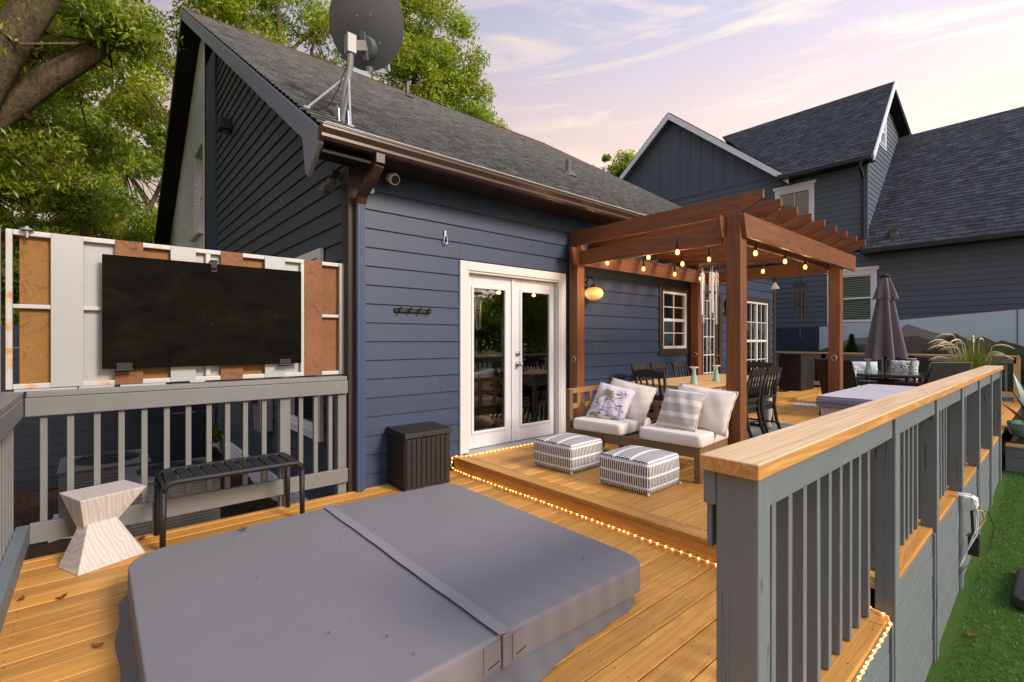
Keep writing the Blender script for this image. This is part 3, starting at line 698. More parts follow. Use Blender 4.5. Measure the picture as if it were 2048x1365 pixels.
# french doors ------------------------------------------------------------------------------------
fd = MB(); YD = W + .05
fd.box(3.05, 3.15, W - .035, W + .02, .15, 2.30); fd.box(4.65, 4.757, W - .035, W + .02, .15, 2.30); fd.box(3.15, 4.65, W - .035, W + .02, 2.20, 2.30)
fd.box(3.15, 3.172, W - .03, W + .14, .16, 2.2); fd.box(4.628, 4.65, W - .03, W + .14, .16, 2.2); fd.box(3.172, 4.628, W - .02, W + .14, 2.175, 2.2)
frame = fd.build('door_frame', WHITETRIM, house, True, bevel=.005)
mb = MB(); mb.box(3.10, 4.70, W - .10, W + .14, .141, .162); mb.build('threshold', CONC, frame, True, bevel=.004)
def leaf(x0, x1, gx0, gx1, gz0, gz1):
    d = MB(); d.box(x0, gx0, YD, YD + .045, .17, 2.172); d.box(gx1, x1, YD, YD + .045, .17, 2.172); d.box(gx0, gx1, YD, YD + .045, .17, gz0); d.box(gx0, gx1, YD, YD + .045, gz1, 2.172)
    m = .028
    for b in ((gx0 - m, gx0 + .006, gz0 - m, gz1 + m), (gx1 - .006, gx1 + m, gz0 - m, gz1 + m), (gx0 + .006, gx1 - .006, gz0 - m, gz0 + .006), (gx0 + .006, gx1 - .006, gz1 - .006, gz1 + m)): d.box(b[0], b[1], YD - .012, YD + .002, b[2], b[3])
    o = d.build('french_door', WHITE, house, True, bevel=.005)
    p = MB(); p.box(gx0 + .002, gx1 - .002, YD + .016, YD + .024, gz0 + .002, gz1 - .002); p.build('pane', GLASS, o, True); return o
dl = leaf(3.175, 3.88, 3.285, 3.765, .36, 2.02); dr = leaf(3.884, 4.625, 4.03, 4.525, .36, 2.02)
mb = MB(); mb.box(3.86, 3.905, YD - .016, YD - .002, .17, 2.172); mb.build('astragal', WHITE, dl, True, bevel=.005)
mb = MB(); mb.tube([(3.965, YD, 1.25), (3.965, YD - .025, 1.25)], .030, 20); mb.tube([(3.965, YD - .025, 1.25), (3.965, YD - .035, 1.25)], .014, 12); mb.build('deadbolt', NICKEL, dr, True, bevel=.003)
mb = MB(); mb.tube([(3.965, YD, 1.12), (3.965, YD - .014, 1.12)], .032, 20); mb.tube([(3.965, YD - .014, 1.12), (3.965, YD - .05, 1.12)], .011, 12)
mb.lathe([(.001, -.028), (.02, -.022), (.027, -.006), (.027, .008), (.018, .022), (.001, .026)], 16, (0, 0, 0))
kb = len(mb.v) - 16 * 6; mb.v[kb:] = [(3.965 + x, YD - .062 + z, 1.12 + y) for x, y, z in mb.v[kb:]]; mb.build('door_knob', NICKEL, dr, True, smooth=True)
# room behind the doors
rm = MB()
def room(mb, x0, x1, y0, y1, z0, z1):
    mb.face([(x0, y0, z0), (x1, y0, z0), (x1, y1, z0), (x0, y1, z0)]); mb.face([(x0, y0, z1), (x1, y0, z1), (x1, y1, z1), (x0, y1, z1)])
    mb.face([(x0, y1, z0), (x1, y1, z0), (x1, y1, z1), (x0, y1, z1)]); mb.face([(x0, y0, z0), (x0, y1, z0), (x0, y1, z1), (x0, y0, z1)]); mb.face([(x1, y0, z0), (x1, y1, z0), (x1, y1, z1), (x1, y0, z1)])
    mb.face([(x0, y0, 2.2), (x1, y0, 2.2), (x1, y0, z1), (x0, y0, z1)])
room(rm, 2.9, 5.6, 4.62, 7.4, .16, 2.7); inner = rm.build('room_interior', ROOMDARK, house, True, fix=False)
mb = MB(); mb.box(5.50, 5.58, 5.5, 6.35, .17, 2.2); mb.build('inner_door', ROOMWOOD, inner, True, bevel=.01)
def curtain(x0, x1, y, ph):
    mb = MB(); n = 46
    for i in range(n):
        a, b = i / n, (i + 1) / n
        f = lambda t: (x0 + (x1 - x0) * t, y + .035 * math.sin(t * 26 + ph) + .012 * math.sin(t * 61))
        (xa, ya), (xb, yb) = f(a), f(b); mb.face([(xa, ya, .18), (xb, yb, .18), (xb, yb, 2.2), (xa, ya, 2.2)])
    return mb.build('curtain', CURTAIN, inner, True, smooth=True, fix=False)
curtain(3.20, 3.36, 4.64, 0); curtain(4.30, 4.68, 4.64, 1.3)
# rear door under the eave
rd = MB(); rd.box(8.33, 8.45, W - .03, W + .02, .14, 2.35); rd.box(9.10, 9.22, W - .03, W + .02, .14, 2.35); rd.box(8.45, 9.10, W - .03, W + .02, 2.25, 2.35); rd.box(8.95, 9.10, W - .005, W + .04, .16, 2.25); rd.box(8.45, 8.52, W - .005, W + .04, .16, 2.25); rd.box(8.52, 8.95, W - .005, W + .04, .16, .45); rd.box(8.52, 8.95, W - .005, W + .04, 2.16, 2.25)
rd = rd.build('rear_door', DARKTRIM, house, True, bevel=.004)
gr = MB()
for k in range(4): gr.box(8.52 + k * .1383, 8.535 + k * .1383, W, W + .012, .45, 2.16)
for k in range(6): gr.box(8.535, 8.935, W + .001, W + .011, .45 + k * .339, .468 + k * .339)
gr.build('white_grille', WHITETRIM, rd, True)
mb = MB(); mb.box(8.52, 8.95, W + .014, W + .02, .45, 2.16); mb.build('pane', GLASSD, rd, True)
mb = MB(); z = .46
while z < 2.15: mb.box(8.53, 8.94, W + .04, W + .06, z, z + .03); z += .055
mb.build('blind', BLIND, rd, True)
mb = MB(); mb.tube([(9.03, W - .005, 1.12), (9.03, W - .05, 1.12)], .012, 10); mb.tube([(9.03, W - .05, 1.12), (8.93, W - .05, 1.115)], .009, 8); mb.tube([(9.03, W, 1.25), (9.03, W - .03, 1.25)], .025, 14); mb.build('door_handle', NICKEL, rd, True)
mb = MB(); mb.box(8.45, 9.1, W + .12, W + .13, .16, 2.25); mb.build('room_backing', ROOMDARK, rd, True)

# ------------------------------------------------------------------ things fixed on the house
sc = thing('security_camera', 'white bullet security camera under the eave of the navy wall', 'camera', (2.22, 4.33, 3.05))
mb = MB(); mb.tube([(0, 0, 0), (0, 0, -.015)], .03, 16); mb.tube([(0, 0, -.015), (.0, -.01, -.045)], .012, 10); mb.build('mount', WHITEP, sc)
mb = MB(); d = Vector((.05, -.86, -.40)).normalized(); a = Vector((-.03, .03, -.035)); mb.tube([a, a + d * .012, a + d * .11, a + d * .12], [.03, .05, .054, .048], 20); mb.build('housing', WHITEP, sc, smooth=True)
mb = MB(); mb.tube([a + d * .118, a + d * .124], [.044, .040], 18); mb.build('lens', BLACKP, sc)
fl = thing('flood_light', 'grey twin head flood light under the eave corner', 'flood light', (1.74, 4.62, 2.98))
mb = MB(); mb.box(-.04, .04, -.07, .07, .0, .05); mb.build('housing', GABLE, fl, bevel=.01)
for sx in (-.06, .06):
    mb = MB(); mb.tube([(0, sx * .7, 0), (-.03, sx, -.05)], .012, 8); dd = Vector((-.35, sx * 4, -.8)).normalized(); p = Vector((-.03, sx, -.04)); mb.tube([p, p + dd * .03, p + dd * .11], [.025, .04, .045], 16); mb.build('lamp_head', M_paint('grey_cast_metal', (.10, .105, .11), .4, .1, 6, 0) if sx < 0 else MATS['grey_cast_metal'], fl, smooth=False)
gl = thing('wall_light', 'small dark hooded wall light high on the gable siding', 'wall light', (GX - .02, 9.6, 5.05))
mb = MB(); mb.prism([(-.15, 0), (.15, 0), (.15, .12), (.10, .20), (0, .235), (-.10, .20), (-.15, .12)], lambda a, b: (0, a, b), lambda a, b: (-.16 - .02, a * .92, b * .95)); mb.build('hood', BLACKP, gl, bevel=.01)
mb = MB(); mb.box(-.12, -.02, -.11, .11, -.012, -.002); mb.build('lens', GLASSD, gl)
hk = thing('hook_rail', 'black four hook coat rail on the navy siding', 'hook rail', (2.475, W - .02, 1.72))
mb = MB(); mb.box(-.21, .21, -.012, 0, -.022, .022); mb.build('plate', BLACKM, hk, bevel=.003)
for k in range(4):
    x = -.165 + k * .11; mb = MB(); mb.tube([(x, -.012, .012), (x, -.05, .008), (x, -.058, .03)], .008, 8); mb.tube([(x, -.012, -.012), (x, -.03, -.03), (x, -.045, -.02)], .007, 8); mb.build('hook', BLACKM, hk)
cl = thing('cord_hook', 'silver carabiner hook hanging on the navy siding above the doors', 'hook', (2.86, W - .02, 2.55))
mb = MB(); mb.box(-.012, .012, -.008, 0, -.02, .045); mb.build('plate', STEEL, cl, bevel=.002)
mb = MB(); mb.tube([(.022 * math.sin(t), -.012, -.055 + .048 * math.cos(t)) for t in [2 * PI * k / 18 for k in range(19)]], .006, 6); mb.build('ring', STEEL, cl, smooth=True)
mb = MB(); mb.tube([(0, 0, 0), (0, -.012, 0)], .03, 12); tag(mb.build('junction_plug', WHITETRIM), 'small pale round cap on the top siding board by the downspout', 'cap'); bpy.data.objects['junction_plug'].location = (2.02, W - .016, 2.86)
# amber globe sconce beside the post
so = thing('wall_sconce', 'lit ribbed amber glass lantern on a curled black bracket by the cedar post', 'wall lantern', (5.17, W - .02, 2.06))
mb = MB(); mb.tube([(0, 0, .12), (0, -.012, .12)], .05, 16); mb.tube([(0, -.01, .14), (0, -.05, .21), (0, -.11, .22), (0, -.15, .17), (0, -.15, .11)], .009, 8); mb.tube([(0, -.05, .21), (.01, -.03, .26), (0, -.06, .28)], .006, 6); mb.lathe([(.02, .06), (.055, .075), (.05, .1), (.02, .115)], 16, (0, -.15, 0)); mb.build('bracket', BLACKM, so, smooth=True)
mb = MB(); mb.lathe([(.03, -.095), (.085, -.08), (.118, -.045), (.128, 0), (.115, .04), (.075, .07), (.04, .078)], 24, (0, -.15, 0)); mb.build('globe', AMBER, so, smooth=True)
mb = MB(); ico(mb, (0, -.15, -.02), .028, 10, 6); mb.build('bulb', BULB, so, smooth=True)
ld = bpy.data.lights.new('sconce_lamp', 'POINT'); ld.energy = 3.0; ld.color = (1, .58, .22); ld.shadow_soft_size = .1; lo = bpy.data.objects.new('sconce_lamp', ld); COL.objects.link(lo); lo.parent = so; lo.location = (0, -.32, .0)
lb = thing('wall_lantern', 'small amber box lantern beside the rear door', 'wall lantern', (9.42, W - .02, 1.98))
mb = MB(); mb.box(-.07, .07, -.12, 0, .20, .225); mb.box(-.07, .07, -.12, 0, -.02, 0); mb.box(-.055, .055, -.014, 0, 0, .2); mb.build('frame', BLACKM, lb)
mb = MB(); mb.box(-.055, .055, -.108, -.018, .002, .198); mb.build('glass', AMBERD, lb)

# ------------------------------------------------------------------ satellite dish
sd = thing('satellite_dish', 'grey satellite dish seen from behind on a bent mast on the shingles', 'satellite dish', (1.77, 4.50, 3.48))
def rel(p): return Vector(p) - Vector((1.77, 4.50, 3.48))
DG = M_paint('dish_grey_enamel', (.085, .095, .098), .45, .08, 3, .02, .45, 0)
MG = M_paint('mast_grey_enamel', (.17, .175, .165), .4, .15, 8, .05, .5, 0)
mast_top = rel((1.85, 4.49, 4.19))
mb = MB(); mb.tube([(0, 0, 0), (.03, 0, .28), (.062, -.005, .46), (.078, -.01, .58), mast_top], .030, 14); mb.tube([(.055, 0, .43), (.062, 0, .455)], .034, 14); mast = mb.build('mast', MG, sd, smooth=False)
mb = MB(); nrm = Vector((0, -SL, 1)).normalized()
mb.hexa([(-.10, -.09, -.06), (.10, -.09, -.06), (.10, .09, .054), (-.10, .09, .054), (-.10, -.09, -.05), (.10, -.09, -.05), (.10, .09, .064), (-.10, .09, .064)])
for sx in (-.045, .045): mb.prism([(-.06, -.02), (.06, .04), (.05, .12), (0, .15), (-.05, .10)], lambda a, b, sx=sx: (sx - .004, a, b), lambda a, b, sx=sx: (sx + .004, a, b))
mb.build('foot_plate', STEEL, sd)
col = Vector((.065, 0, .47))
for ft in ((1.47, 4.56, 3.51), (1.76, 4.27, 3.33)):
    f = rel(ft); mb = MB(); mb.tube([col, f + Vector((0, 0, .03))], .011, 8); mb.tube([f + Vector((-.03, 0, .035)), f + Vector((.03, 0, .035))], .013, 8); mb.bar(f - Vector((.05, .02, -.0)), f + Vector((.05, .02, .0)), .06, .012, nrm); mb.build('strut', STEEL, sd)
n_ = Vector((.70, .63, .34)).normalized(); uu = n_.cross(Vector((0, 0, 1))).normalized(); vv = uu.cross(n_).normalized()
dc = rel((2.05, 4.62, 4.60))
mb = MB(); rings, seg = 9, 56
def dpt(r, t, off): 
    return dc + uu * (.385 * r * math.cos(t)) + vv * (.42 * r * math.sin(t)) + n_ * (.075 * r * r - .04 + off)
for off in (0, .004):
    base = len(mb.v)
    for k in range(rings + 1):
        for j in range(seg): mb.pt(dpt(max(k / rings, 1e-3), 2 * PI * j / seg, off))
    for k in range(rings):
        for j in range(seg): j2 = (j + 1) % seg; mb.f.append([base + k * seg + j, base + k * seg + j2, base + (k + 1) * seg + j2, base + (k + 1) * seg + j])
rim = [dpt(1.0, 2 * PI * j / seg, .004) for j in range(seg + 1)]; 
dish = mb.build('reflector', DG, sd, smooth=True)
mb = MB(); mb.tube(rim, .007, 6, False); mb.build('rim', DG, dish, smooth=True)
bk = MB(); bc = dc - n_ * .045 - vv * .22
bk.tube([bc - n_ * .03, bc + n_ * .02, bc + n_ * .04], [.085, .105, .11], 24); bk.bar(bc - n_ * .05 - vv * .13, bc - n_ * .04 + vv * .12, .05, .05, n_)
bk.build('back_bracket', DG, sd, bevel=.004)
mb = MB(); q = mast_top; mb.bar(q - Vector((0, 0, .04)), q + Vector((0, 0, .14)), .085, .09, (1, 0, 0)); mb.bar(q + Vector((0, 0, .04)), bc - n_ * .04, .06, .09); mb.build('mast_clamp', M_paint('clamp_grey', (.21, .21, .20), .4, .12, 8, 0, .5, 0), sd, bevel=.005)
mb = MB()
for (du, dv) in ((-.05, .13), (.09, .13), (.15, -.12), (-.12, -.1)):
    p = dc + uu * du + vv * (dv - .08) - n_ * .045; mb.tube([p, p - n_ * .012], .008, 8)
mb.build('bolts', STEEL, sd)
mb = MB(); a0 = dc - vv * .42 + n_ * .03; a1 = dc - vv * .36 + n_ * .46; mb.bar(a0 - n_ * .1, a1, .035, .045); mb.bar(a1, a1 + vv * .10, .09, .07, n_); arm = mb.build('feed_arm', STEEL, sd, bevel=.004)
mb = MB()
for k in (-1, 0, 1): p = a1 + vv * .12 + uu * .05 * k; mb.tube([p + n_ * .05, p - n_ * .10], [.026, .032], 12)
mb.build('receiver', MG, sd)
mb = MB(); mb.tube([(.04, -.03, .55), (-.04, -.03, .3), (-.12, -.02, .12), (-.2, .02, .06), (-.28, .03, .05)], .006, 6); mb.build('cable', WIRE, sd)

# ------------------------------------------------------------------ metal screen with black board on the left railing
_c, _s, _f = math.cos(R(49.07)), math.sin(R(49.07)), 963.8
def UX(u, y):       # x on the plane Y = y under photo column u
    l = (u - 1024) / _f; return y * (_c + _s * l) / (_s - _c * l)
YS = 4.50
scr = thing('metal_screen', 'white framed metal screen with rust boards and a big black panel above the railing', 'screen', (UX(350, YS), YS, 1.09))
def srel(mb, name, mat, parent=None, **k): return mb.build(name, mat, parent or scr, True, **k)
ZB, ZT, ZM = 1.095, 2.14, 1.64
x_ = lambda u: UX(u, YS)
mb = MB()
mb.box(x_(11), x_(25), YS - .012, YS + .03, ZB, ZT); mb.box(x_(25), x_(677), YS - .01, YS + .03, ZT - .035, ZT); mb.box(x_(25), x_(677), YS - .01, YS + .03, ZB, ZB + .035)
mb.box(x_(25), x_(677), YS - .008, YS + .025, ZM - .014, ZM + .014)
for u in (416, 606): mb.box(x_(u - 5), x_(u + 5), YS - .009, YS + .026, ZB + .035, ZT - .035)
srel(mb, 'frame', RUSTFRAME, bevel=.005)
mb = MB(); mb.box(x_(677), x_(690), YS - .014, YS + .03, ZB, ZT); mb.box(x_(677.5), x_(679), YS - .022, YS - .013, ZB + .01, ZT - .01); srel(mb, 'end_post', STEEL, bevel=.004)
fr_, bk_ = (YS - .016, YS - .0125), (YS + .031, YS + .036)
for (a, b, mat, pl, nm) in ((38, 102, CORTEN, bk_, 'rust_board'), (102, 167, ALU, fr_, 'white_panel'), (167, 230, ALU, bk_, 'white_panel'), (230, 286, CORTENR, fr_, 'rust_board'), (286, 341, CORTEN, bk_, 'rust_board'),
        (341, 391, ALU, fr_, 'white_panel'), (391, 442, ALU, bk_, 'white_panel'), (441, 485, CORTENR, fr_, 'rust_board'), (485, 529, CORTEN, bk_, 'rust_board'), (529, 569, ALU, fr_, 'white_panel'), (569, 603, ALU, bk_, 'white_panel'), (608, 643, CORTENR, fr_, 'rust_board'), (643, 677, CORTENR, bk_, 'rust_board')):
    mb = MB(); front = pl is fr_; mb.box(x_(a), x_(b), *pl, ZB + (.005 if front else .03), ZT - (.002 if front else .03))
    if front:
        for uu_ in (a + 3, b - 3):
            for zz in (ZB + .03, ZM, ZT - .02): mb.tube([(x_(uu_), pl[0], zz), (x_(uu_), pl[0] - .003, zz)], .005, 6)
    srel(mb, nm, mat)
YB = 4.43
bb = MB(); bb.box(UX(204, YB), UX(603, YB), YB, YB + .022, 1.215, 2.022); board = srel(bb, 'black_board', BLACKBOARD, bevel=.004)
for u in (249, 570):
    mb = MB(); X = UX(u, YB); mb.box(X - .045, X + .045, YB - .012, YB - .001, 1.215, 1.255); mb.tube([(X - .048, YB - .012, 1.205), (X + .048, YB - .012, 1.205)], .011, 10); srel(mb, 'hinge', BLACKM, board, bevel=.002)
mb = MB(); X = UX(428, YB); mb.box(X - .02, X + .02, YB - .010, YB - .001, 1.955, 2.045); mb.box(X - .024, X + .024, YB - .01, YB + .06, 2.036, 2.05); mb.lathe([(.012, -.008), (.016, 0), (.012, .008)], 12, (X, YB - .016, 1.985)); srel(mb, 'latch', BLACKM, board, bevel=.002)
mb = MB(); X = x_(55); mb.lathe([(.035, -.004), (.035, .0), (.012, .012), (.008, .02), (.001, .021)], 14, (X, YS - .03, ZT + .004)); mb.tube([(X, YS - .03, ZT), (X, YS - .03, ZT - .05)], .008, 8); srel(mb, 'clamp_bolt', STEEL)
for (a, b, z) in ((30, 155, 1.088), (158, 228, 1.09), (240, 330, 1.089), (378, 408, 1.094)): mb = MB(); mb.box(x_(a), x_(b), YS - .05, YS - .03, z - .006, z + .008); srel(mb, 'bottom_strip', ALU)
scr2 = thing('metal_screen', 'narrow visible edge of a rust brown metal screen above the side railing at far left', 'screen', (-.43, 3.3, 1.09))
mb = MB(); mb.box(-.485, -.445, 4.36, 4.42, 1.09, 2.14); mb.box(-.485, -.445, 2.1, 2.16, 1.09, 2.14); mb.box(-.48, -.45, 2.16, 4.36, 2.10, 2.14); mb.box(-.48, -.45, 2.16, 4.36, 1.09, 1.13); mb.box(-.478, -.452, 2.16, 4.36, 1.63, 1.66); mb.build('frame', ALU, scr2, True, bevel=.004)
for k in range(6):
    mb = MB(); mb.box(-.444 if k % 2 else -.49, -.441 if k % 2 else -.486, 2.2 + k * .36, 2.55 + k * .36, 1.1, 2.13); mb.build('rust_board', CORTENR if k % 2 else CORTEN, scr2, True)

# ------------------------------------------------------------------ left railings
rl = thing('deck_railing', 'grey baluster railing under the metal screen along the back of the lower deck', 'railing', (.7, 4.40, 0))
mb = MB(); mb.box(-.335, 1.775, 4.362, 4.398, .925, 1.045); mb.box(-.33, 1.775, 4.38, 4.52, 1.047, 1.083); mb.build('top_rail', GREYR, rl, True, bevel=.005)
mb = MB(); mb.box(-.315, 1.775, 4.362, 4.398, .105, .235); mb.build('bottom_rail', GREYR, rl, True, bevel=.005)
for X in (-.25, -.12, .016, .147, .277, .41, .545, .68, .807, .935, 1.075, 1.37, 1.497, 1.627):
    mb = MB(); mb.box(X - .018, X + .018, 4.399, 4.437, .11, 1.04); mb.build('baluster', GREYR, rl, True, bevel=.003)
for X, w in ((1.24, .042), (1.735, .04)): mb = MB(); mb.box(X - w, X + w, 4.40, 4.48, -.6, 1.045); mb.build('post', GREYR, rl, True, bevel=.004)
rs = thing('deck_railing', 'grey baluster railing along the left side of the lower deck', 'railing', (-.38, 2.6, 0))
mb = MB(); mb.box(-.375, -.34, .9, 4.36, .925, 1.045); mb.box(-.46, -.345, .9, 4.52, 1.047, 1.083); mb.build('top_rail', GREYR, rs, True, bevel=.005)
mb = MB(); mb.box(-.375, -.315, .9, 4.36, .105, .235); mb.build('bottom_rail', GREYB, rs, True, bevel=.005)
y = 4.28
while y > .95: mb = MB(); mb.box(-.415, -.377, y - .018, y + .018, .11, 1.04); mb.build('baluster', GREYR, rs, True, bevel=.003); y -= .125
for y in (.95, 2.6, 4.46): mb = MB(); mb.box(-.50, -.42, y - .044, y + .044, -.6, 1.045); mb.build('post', GREYR, rs, True, bevel=.004)

# ------------------------------------------------------------------ right railing with pale pine cap
rr = thing('deck_railing', 'long slate grey railing with thick pale pine cap between deck and lawn', 'railing', (1.43, .62, .0))
mb = MB()
for a, b in ((1.395, 4.9), (4.903, 9.20)): mb.box(a, b, .562, .738, 1.025, 1.072)
cap = mb.build('cap', PINE, rr, True, bevel=.006, seg=3)
posts = [1.43, 3.10, 4.30, 5.50, 6.70, 7.90, 9.06]
for i, X in enumerate(posts):
    mb = MB(); w = .085; mb.box(X, X + w, .577, .665 if i else .702, lawn_z(X) - .05, 1.023)
    if i == 0: mb.box(X - .002, X + .09, .7035, .742, .915, 1.02); mb.box(X + .02, X + 1.5, .724, .742, .775, .914)
    mb.build('post', GREYPOST, rr, True, bevel=.005)
for i, (a, b) in enumerate(zip(posts[:-1], posts[1:])):
    a += .087; b -= .002
    mb = MB(); mb.box(a, b, .590, .628, .915, 1.023); mb.build('rail', GREYB, rr, True, bevel=.004)
    n = 10 if i == 0 else 8; zb = .002 if i == 0 else .142
    mb = MB(); mb.box(a, b, .630, .664, .935, 1.02); mb.build('rail', GREYB, rr, True, bevel=.004)
    for k in range(n):
        X = a + (b - a) * (k + .75) / (n + .45); j = random.uniform(-.004, .004); mb = MB()
        mb.hexa([(X - .019 + j, .666 + j, zb + .004), (X + .019 + j, .666 + j, zb + .004), (X + .019 + j, .722, zb + .004), (X - .019 + j, .722, zb + .004), (X - .019, .666, .98), (X + .019, .666, .98), (X + .019, .722, .98), (X - .019, .722, .98)])
        mb.build('baluster', GREYB, rr, True, bevel=.003)
    # horizontal skirt boards below the deck edge
    z = zb - .036; k = 0; zl = lawn_z((a + b) / 2) - .12
    while z > zl:
        mb = MB(); mb.box(a, b - .03, .598 - (.002 if k % 2 else 0), .615, z - .138, z - .003); mb.build('skirt_board', GREYB, rr, True, bevel=.003); z -= .141; k += 1
    mb = MB(); mb.box(b - .028, b, .584, .606, zl, zb - .03); mb.build('skirt_trim', GREYB, rr, True, bevel=.003)
# near-end rope light on the railing and along the raised deck edge -------------------------------
def rope(name, label, paths):
    t = thing(name, label, 'rope light', paths[0][0])
    o = Vector(paths[0][0]); tb = MB(); bd = MB()
    for path in paths:
        pts = [Vector(p) - o for p in path]; dens = []
        for a, b in zip(pts[:-1], pts[1:]):
            L = (b - a).length; n = max(1, int(L / .02))
            for k in range(n): dens.append(a.lerp(b, k / n) + Vector((random.uniform(-.003, .003), random.uniform(-.003, .003), 0)))
        dens.append(pts[-1]); tb.tube(dens, .0040, 6)
        run = 0
        for a, b in zip(dens[:-1], dens[1:]):
            run += (b - a).length
            if run > .038 + random.uniform(0, .012): run = 0; d = (b - a).normalized() * .0075; bd.tube([a - d * 1.0, a - d * .5, a + d * .5, a + d], [.003, .0068, .0068, .003], 6)
    tb.build('tube', ROPE, t, smooth=True); b = bd.build('bead_strip', BEAD, t, smooth=True); b['kind'] = 'stuff'
    return t
rope('rope_light', 'glowing amber rope light lying along the edge of the raised deck', [[(2.985, .72, .010), (2.95, .9, .010), (2.945, 2.0, .010), (2.95, 3.2, .010), (2.945, 4.05, .010), (2.955, 4.36, .010)], [(2.955, 4.36, .010), (2.93, 4.385, .05), (2.94, 4.38, .152), (3.10, 4.28, .152), (3.6, 4.285, .152), (4.3, 4.29, .152), (4.74, 4.29, .152)]])
rope('rope_light', 'lit rope light bending round the deck edge under the pine capped railing', [[(3.085, .72, .014), (3.075, .68, .016), (3.06, .60, .010), (3.03, .583, -.01), (2.7, .583, -.02), (2.2, .583, -.022), (1.6, .583, -.022)]])
for k, (x, y, z) in enumerate(((2.9, 1.2, .06), (2.9, 2.0, .06), (2.9, 2.8, .06), (2.9, 3.6, .06), (2.9, 4.25, .06))): pass

# ------------------------------------------------------------------ travertine stool
st = thing('side_stool', 'pale veined stone hourglass stool beside the left railing', 'stool', (.03, 4.11, 0))
def frustum(pts0, pts1, z0, z1):
    mb = MB(); mb.hexa([(*p, z0) for p in pts0] + [(*p, z1) for p in pts1]); return mb
P0 = [(-.105, -.225), (.235, -.085), (.135, .145), (-.205, .02)]
W1 = [(-.060, -.085), (.085, -.025), (.045, .075), (-.10, .015)]
T1 = [(-.095, -.125), (.245, .0), (.135, .295), (-.205, .19)]
body = frustum(P0, W1, 0, .26).build('base', TRAV, st, bevel=.007, seg=3)
W2 = [(-.075, -.060), (.065, .0), (.03, .11), (-.11, .045)]
frustum(W2, T1, .20, .425).build('top', TRAV, st, bevel=.007, seg=3)

# ------------------------------------------------------------------ black slatted bench
be = thing('slatted_bench', 'low black metal bench with slatted seat in front of the grey railing', 'bench', (.80, 4.20, 0))
XA, XBb, YF, YK = -.45, .44, -.235, .14; ZH = .455
mb = MB()
def corner_pts(y): return [(XA, y, ZH - .06), (XA + .01, y, ZH - .025), (XA + .035, y, ZH - .005), (XA + .07, y, ZH), (XBb - .07, y, ZH), (XBb - .035, y, ZH - .005), (XBb - .01, y, ZH - .025), (XBb, y, ZH - .06)]
for y in (YF, YK): mb.tube(corner_pts(y), .021, 10)
for x in (XA + .012, XBb - .012): mb.tube([(x, YF, ZH - .03), (x, YK, ZH - .03)], .019, 10)
mb.build('seat_frame', BLACKM, be, smooth=True)
for k in range(11):
    x = XA + .055 + k * .0785; mb = MB(); mb.hexa([(x - .032, YF + .012, ZH - .004), (x + .032, YF + .012, ZH - .004), (x + .032, YK - .012, ZH - .004), (x - .032, YK - .012, ZH - .004), (x - .032, YF + .012, ZH + .012), (x + .032, YF + .012, ZH + .012), (x + .032, YK - .012, ZH + .012), (x - .032, YK - .012, ZH + .012)]); mb.build('slat', BLACKM, be, bevel=.004)
for x in (XA, XBb):
    for y in (YF, YK): mb = MB(); mb.tube([(x, y, ZH - .055), (x * 1.01, y, 0)], [.021, .0175], 10); mb.build('leg', BLACKM, be, smooth=True)

# ------------------------------------------------------------------ hot tub with folded grey cover
ht = thing('hot_tub', 'large hot tub sunk in the deck under a two-part grey padded cover', 'hot tub', (1.22, 2.47, 0))
HX0, HX1, HY0, HY1, SX = -1.085, 1.078, -.965, .985, .055
def cover_half(poly, name, zc0, zc1, fall):
    mb = MB(); n = len(poly); cx = sum(p[0] for p in poly) / n; cy = sum(p[1] for p in poly) / n
    rings = [(1.0, zc0), (1.003, zc0 + .03), (1.001, zc1 - .03), (1.0, zc1 - .012), (.9975, zc1 - .004), (.993, zc1), (.98, zc1 + .0006), (.80, zc1 + .002), (.5, zc1 + .003), (.2, zc1 + .003)]
    base = 0
    for k, (f, z) in enumerate(rings):
        for (x, y) in poly: mb.pt((cx + (x - cx) * f, cy + (y - cy) * f, z + fall(cx + (x - cx) * f, cy + (y - cy) * f)))
    for k in range(len(rings) - 1):
        for j in range(n): j2 = (j + 1) % n; mb.f.append([k * n + j, k * n + j2, (k + 1) * n + j2, (k + 1) * n + j])
    mb.f.append([(len(rings) - 1) * n + j for j in range(n)]); mb.f.append([j for j in range(n)][::-1])
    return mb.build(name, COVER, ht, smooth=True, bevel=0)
def fall(x, y): return -.016 * abs(x - SX) / 1.07 - .004 * math.sin(x * 5 + y * 4)
ca = cover_half(rrect(HX0, SX - .012, HY0, HY1, .20, (1, 0, 0, 1)), 'cover_panel', .085, .225, fall)
cb = cover_half(rrect(SX + .012, HX1, HY0, HY1, .12, (0, 1, 1, 0)), 'cover_panel', .085, .225, fall)
for o in (ca, cb): 
    m = o.modifiers.new('edge', 'EDGE_SPLIT'); m.split_angle = R(50)
mb = MB(); 
for k in range(24):
    ya, yb = HY0 - .01 + (HY1 - HY0 + .02) * k / 24, HY0 - .01 + (HY1 - HY0 + .02) * (k + 1) / 24
    wob = lambda y: .002 * math.sin(y * 6) + .0015 * math.sin(y * 17)
    mb.hexa([(SX - .048 + wob(ya), ya, .2345), (SX + .004 + wob(ya), ya, .226), (SX + .004 + wob(yb), yb, .226), (SX - .048 + wob(yb), yb, .2345), (SX - .048 + wob(ya), ya, .2375), (SX + .004 + wob(ya), ya, .2445), (SX + .004 + wob(yb), yb, .2445), (SX - .048 + wob(yb), yb, .2375)])
mb.build('hinge_flap', M_fabric('hinge_flap_vinyl', (.225, .21, .22), 260, .62, .06, .1, 0, .05), ht, smooth=False)
mb = MB(); mb.box(SX - .03, SX + .012, HY0 - .016, HY0 - .004, .09, .226); mb.build('hinge_tab', COVER, ht, bevel=.006)
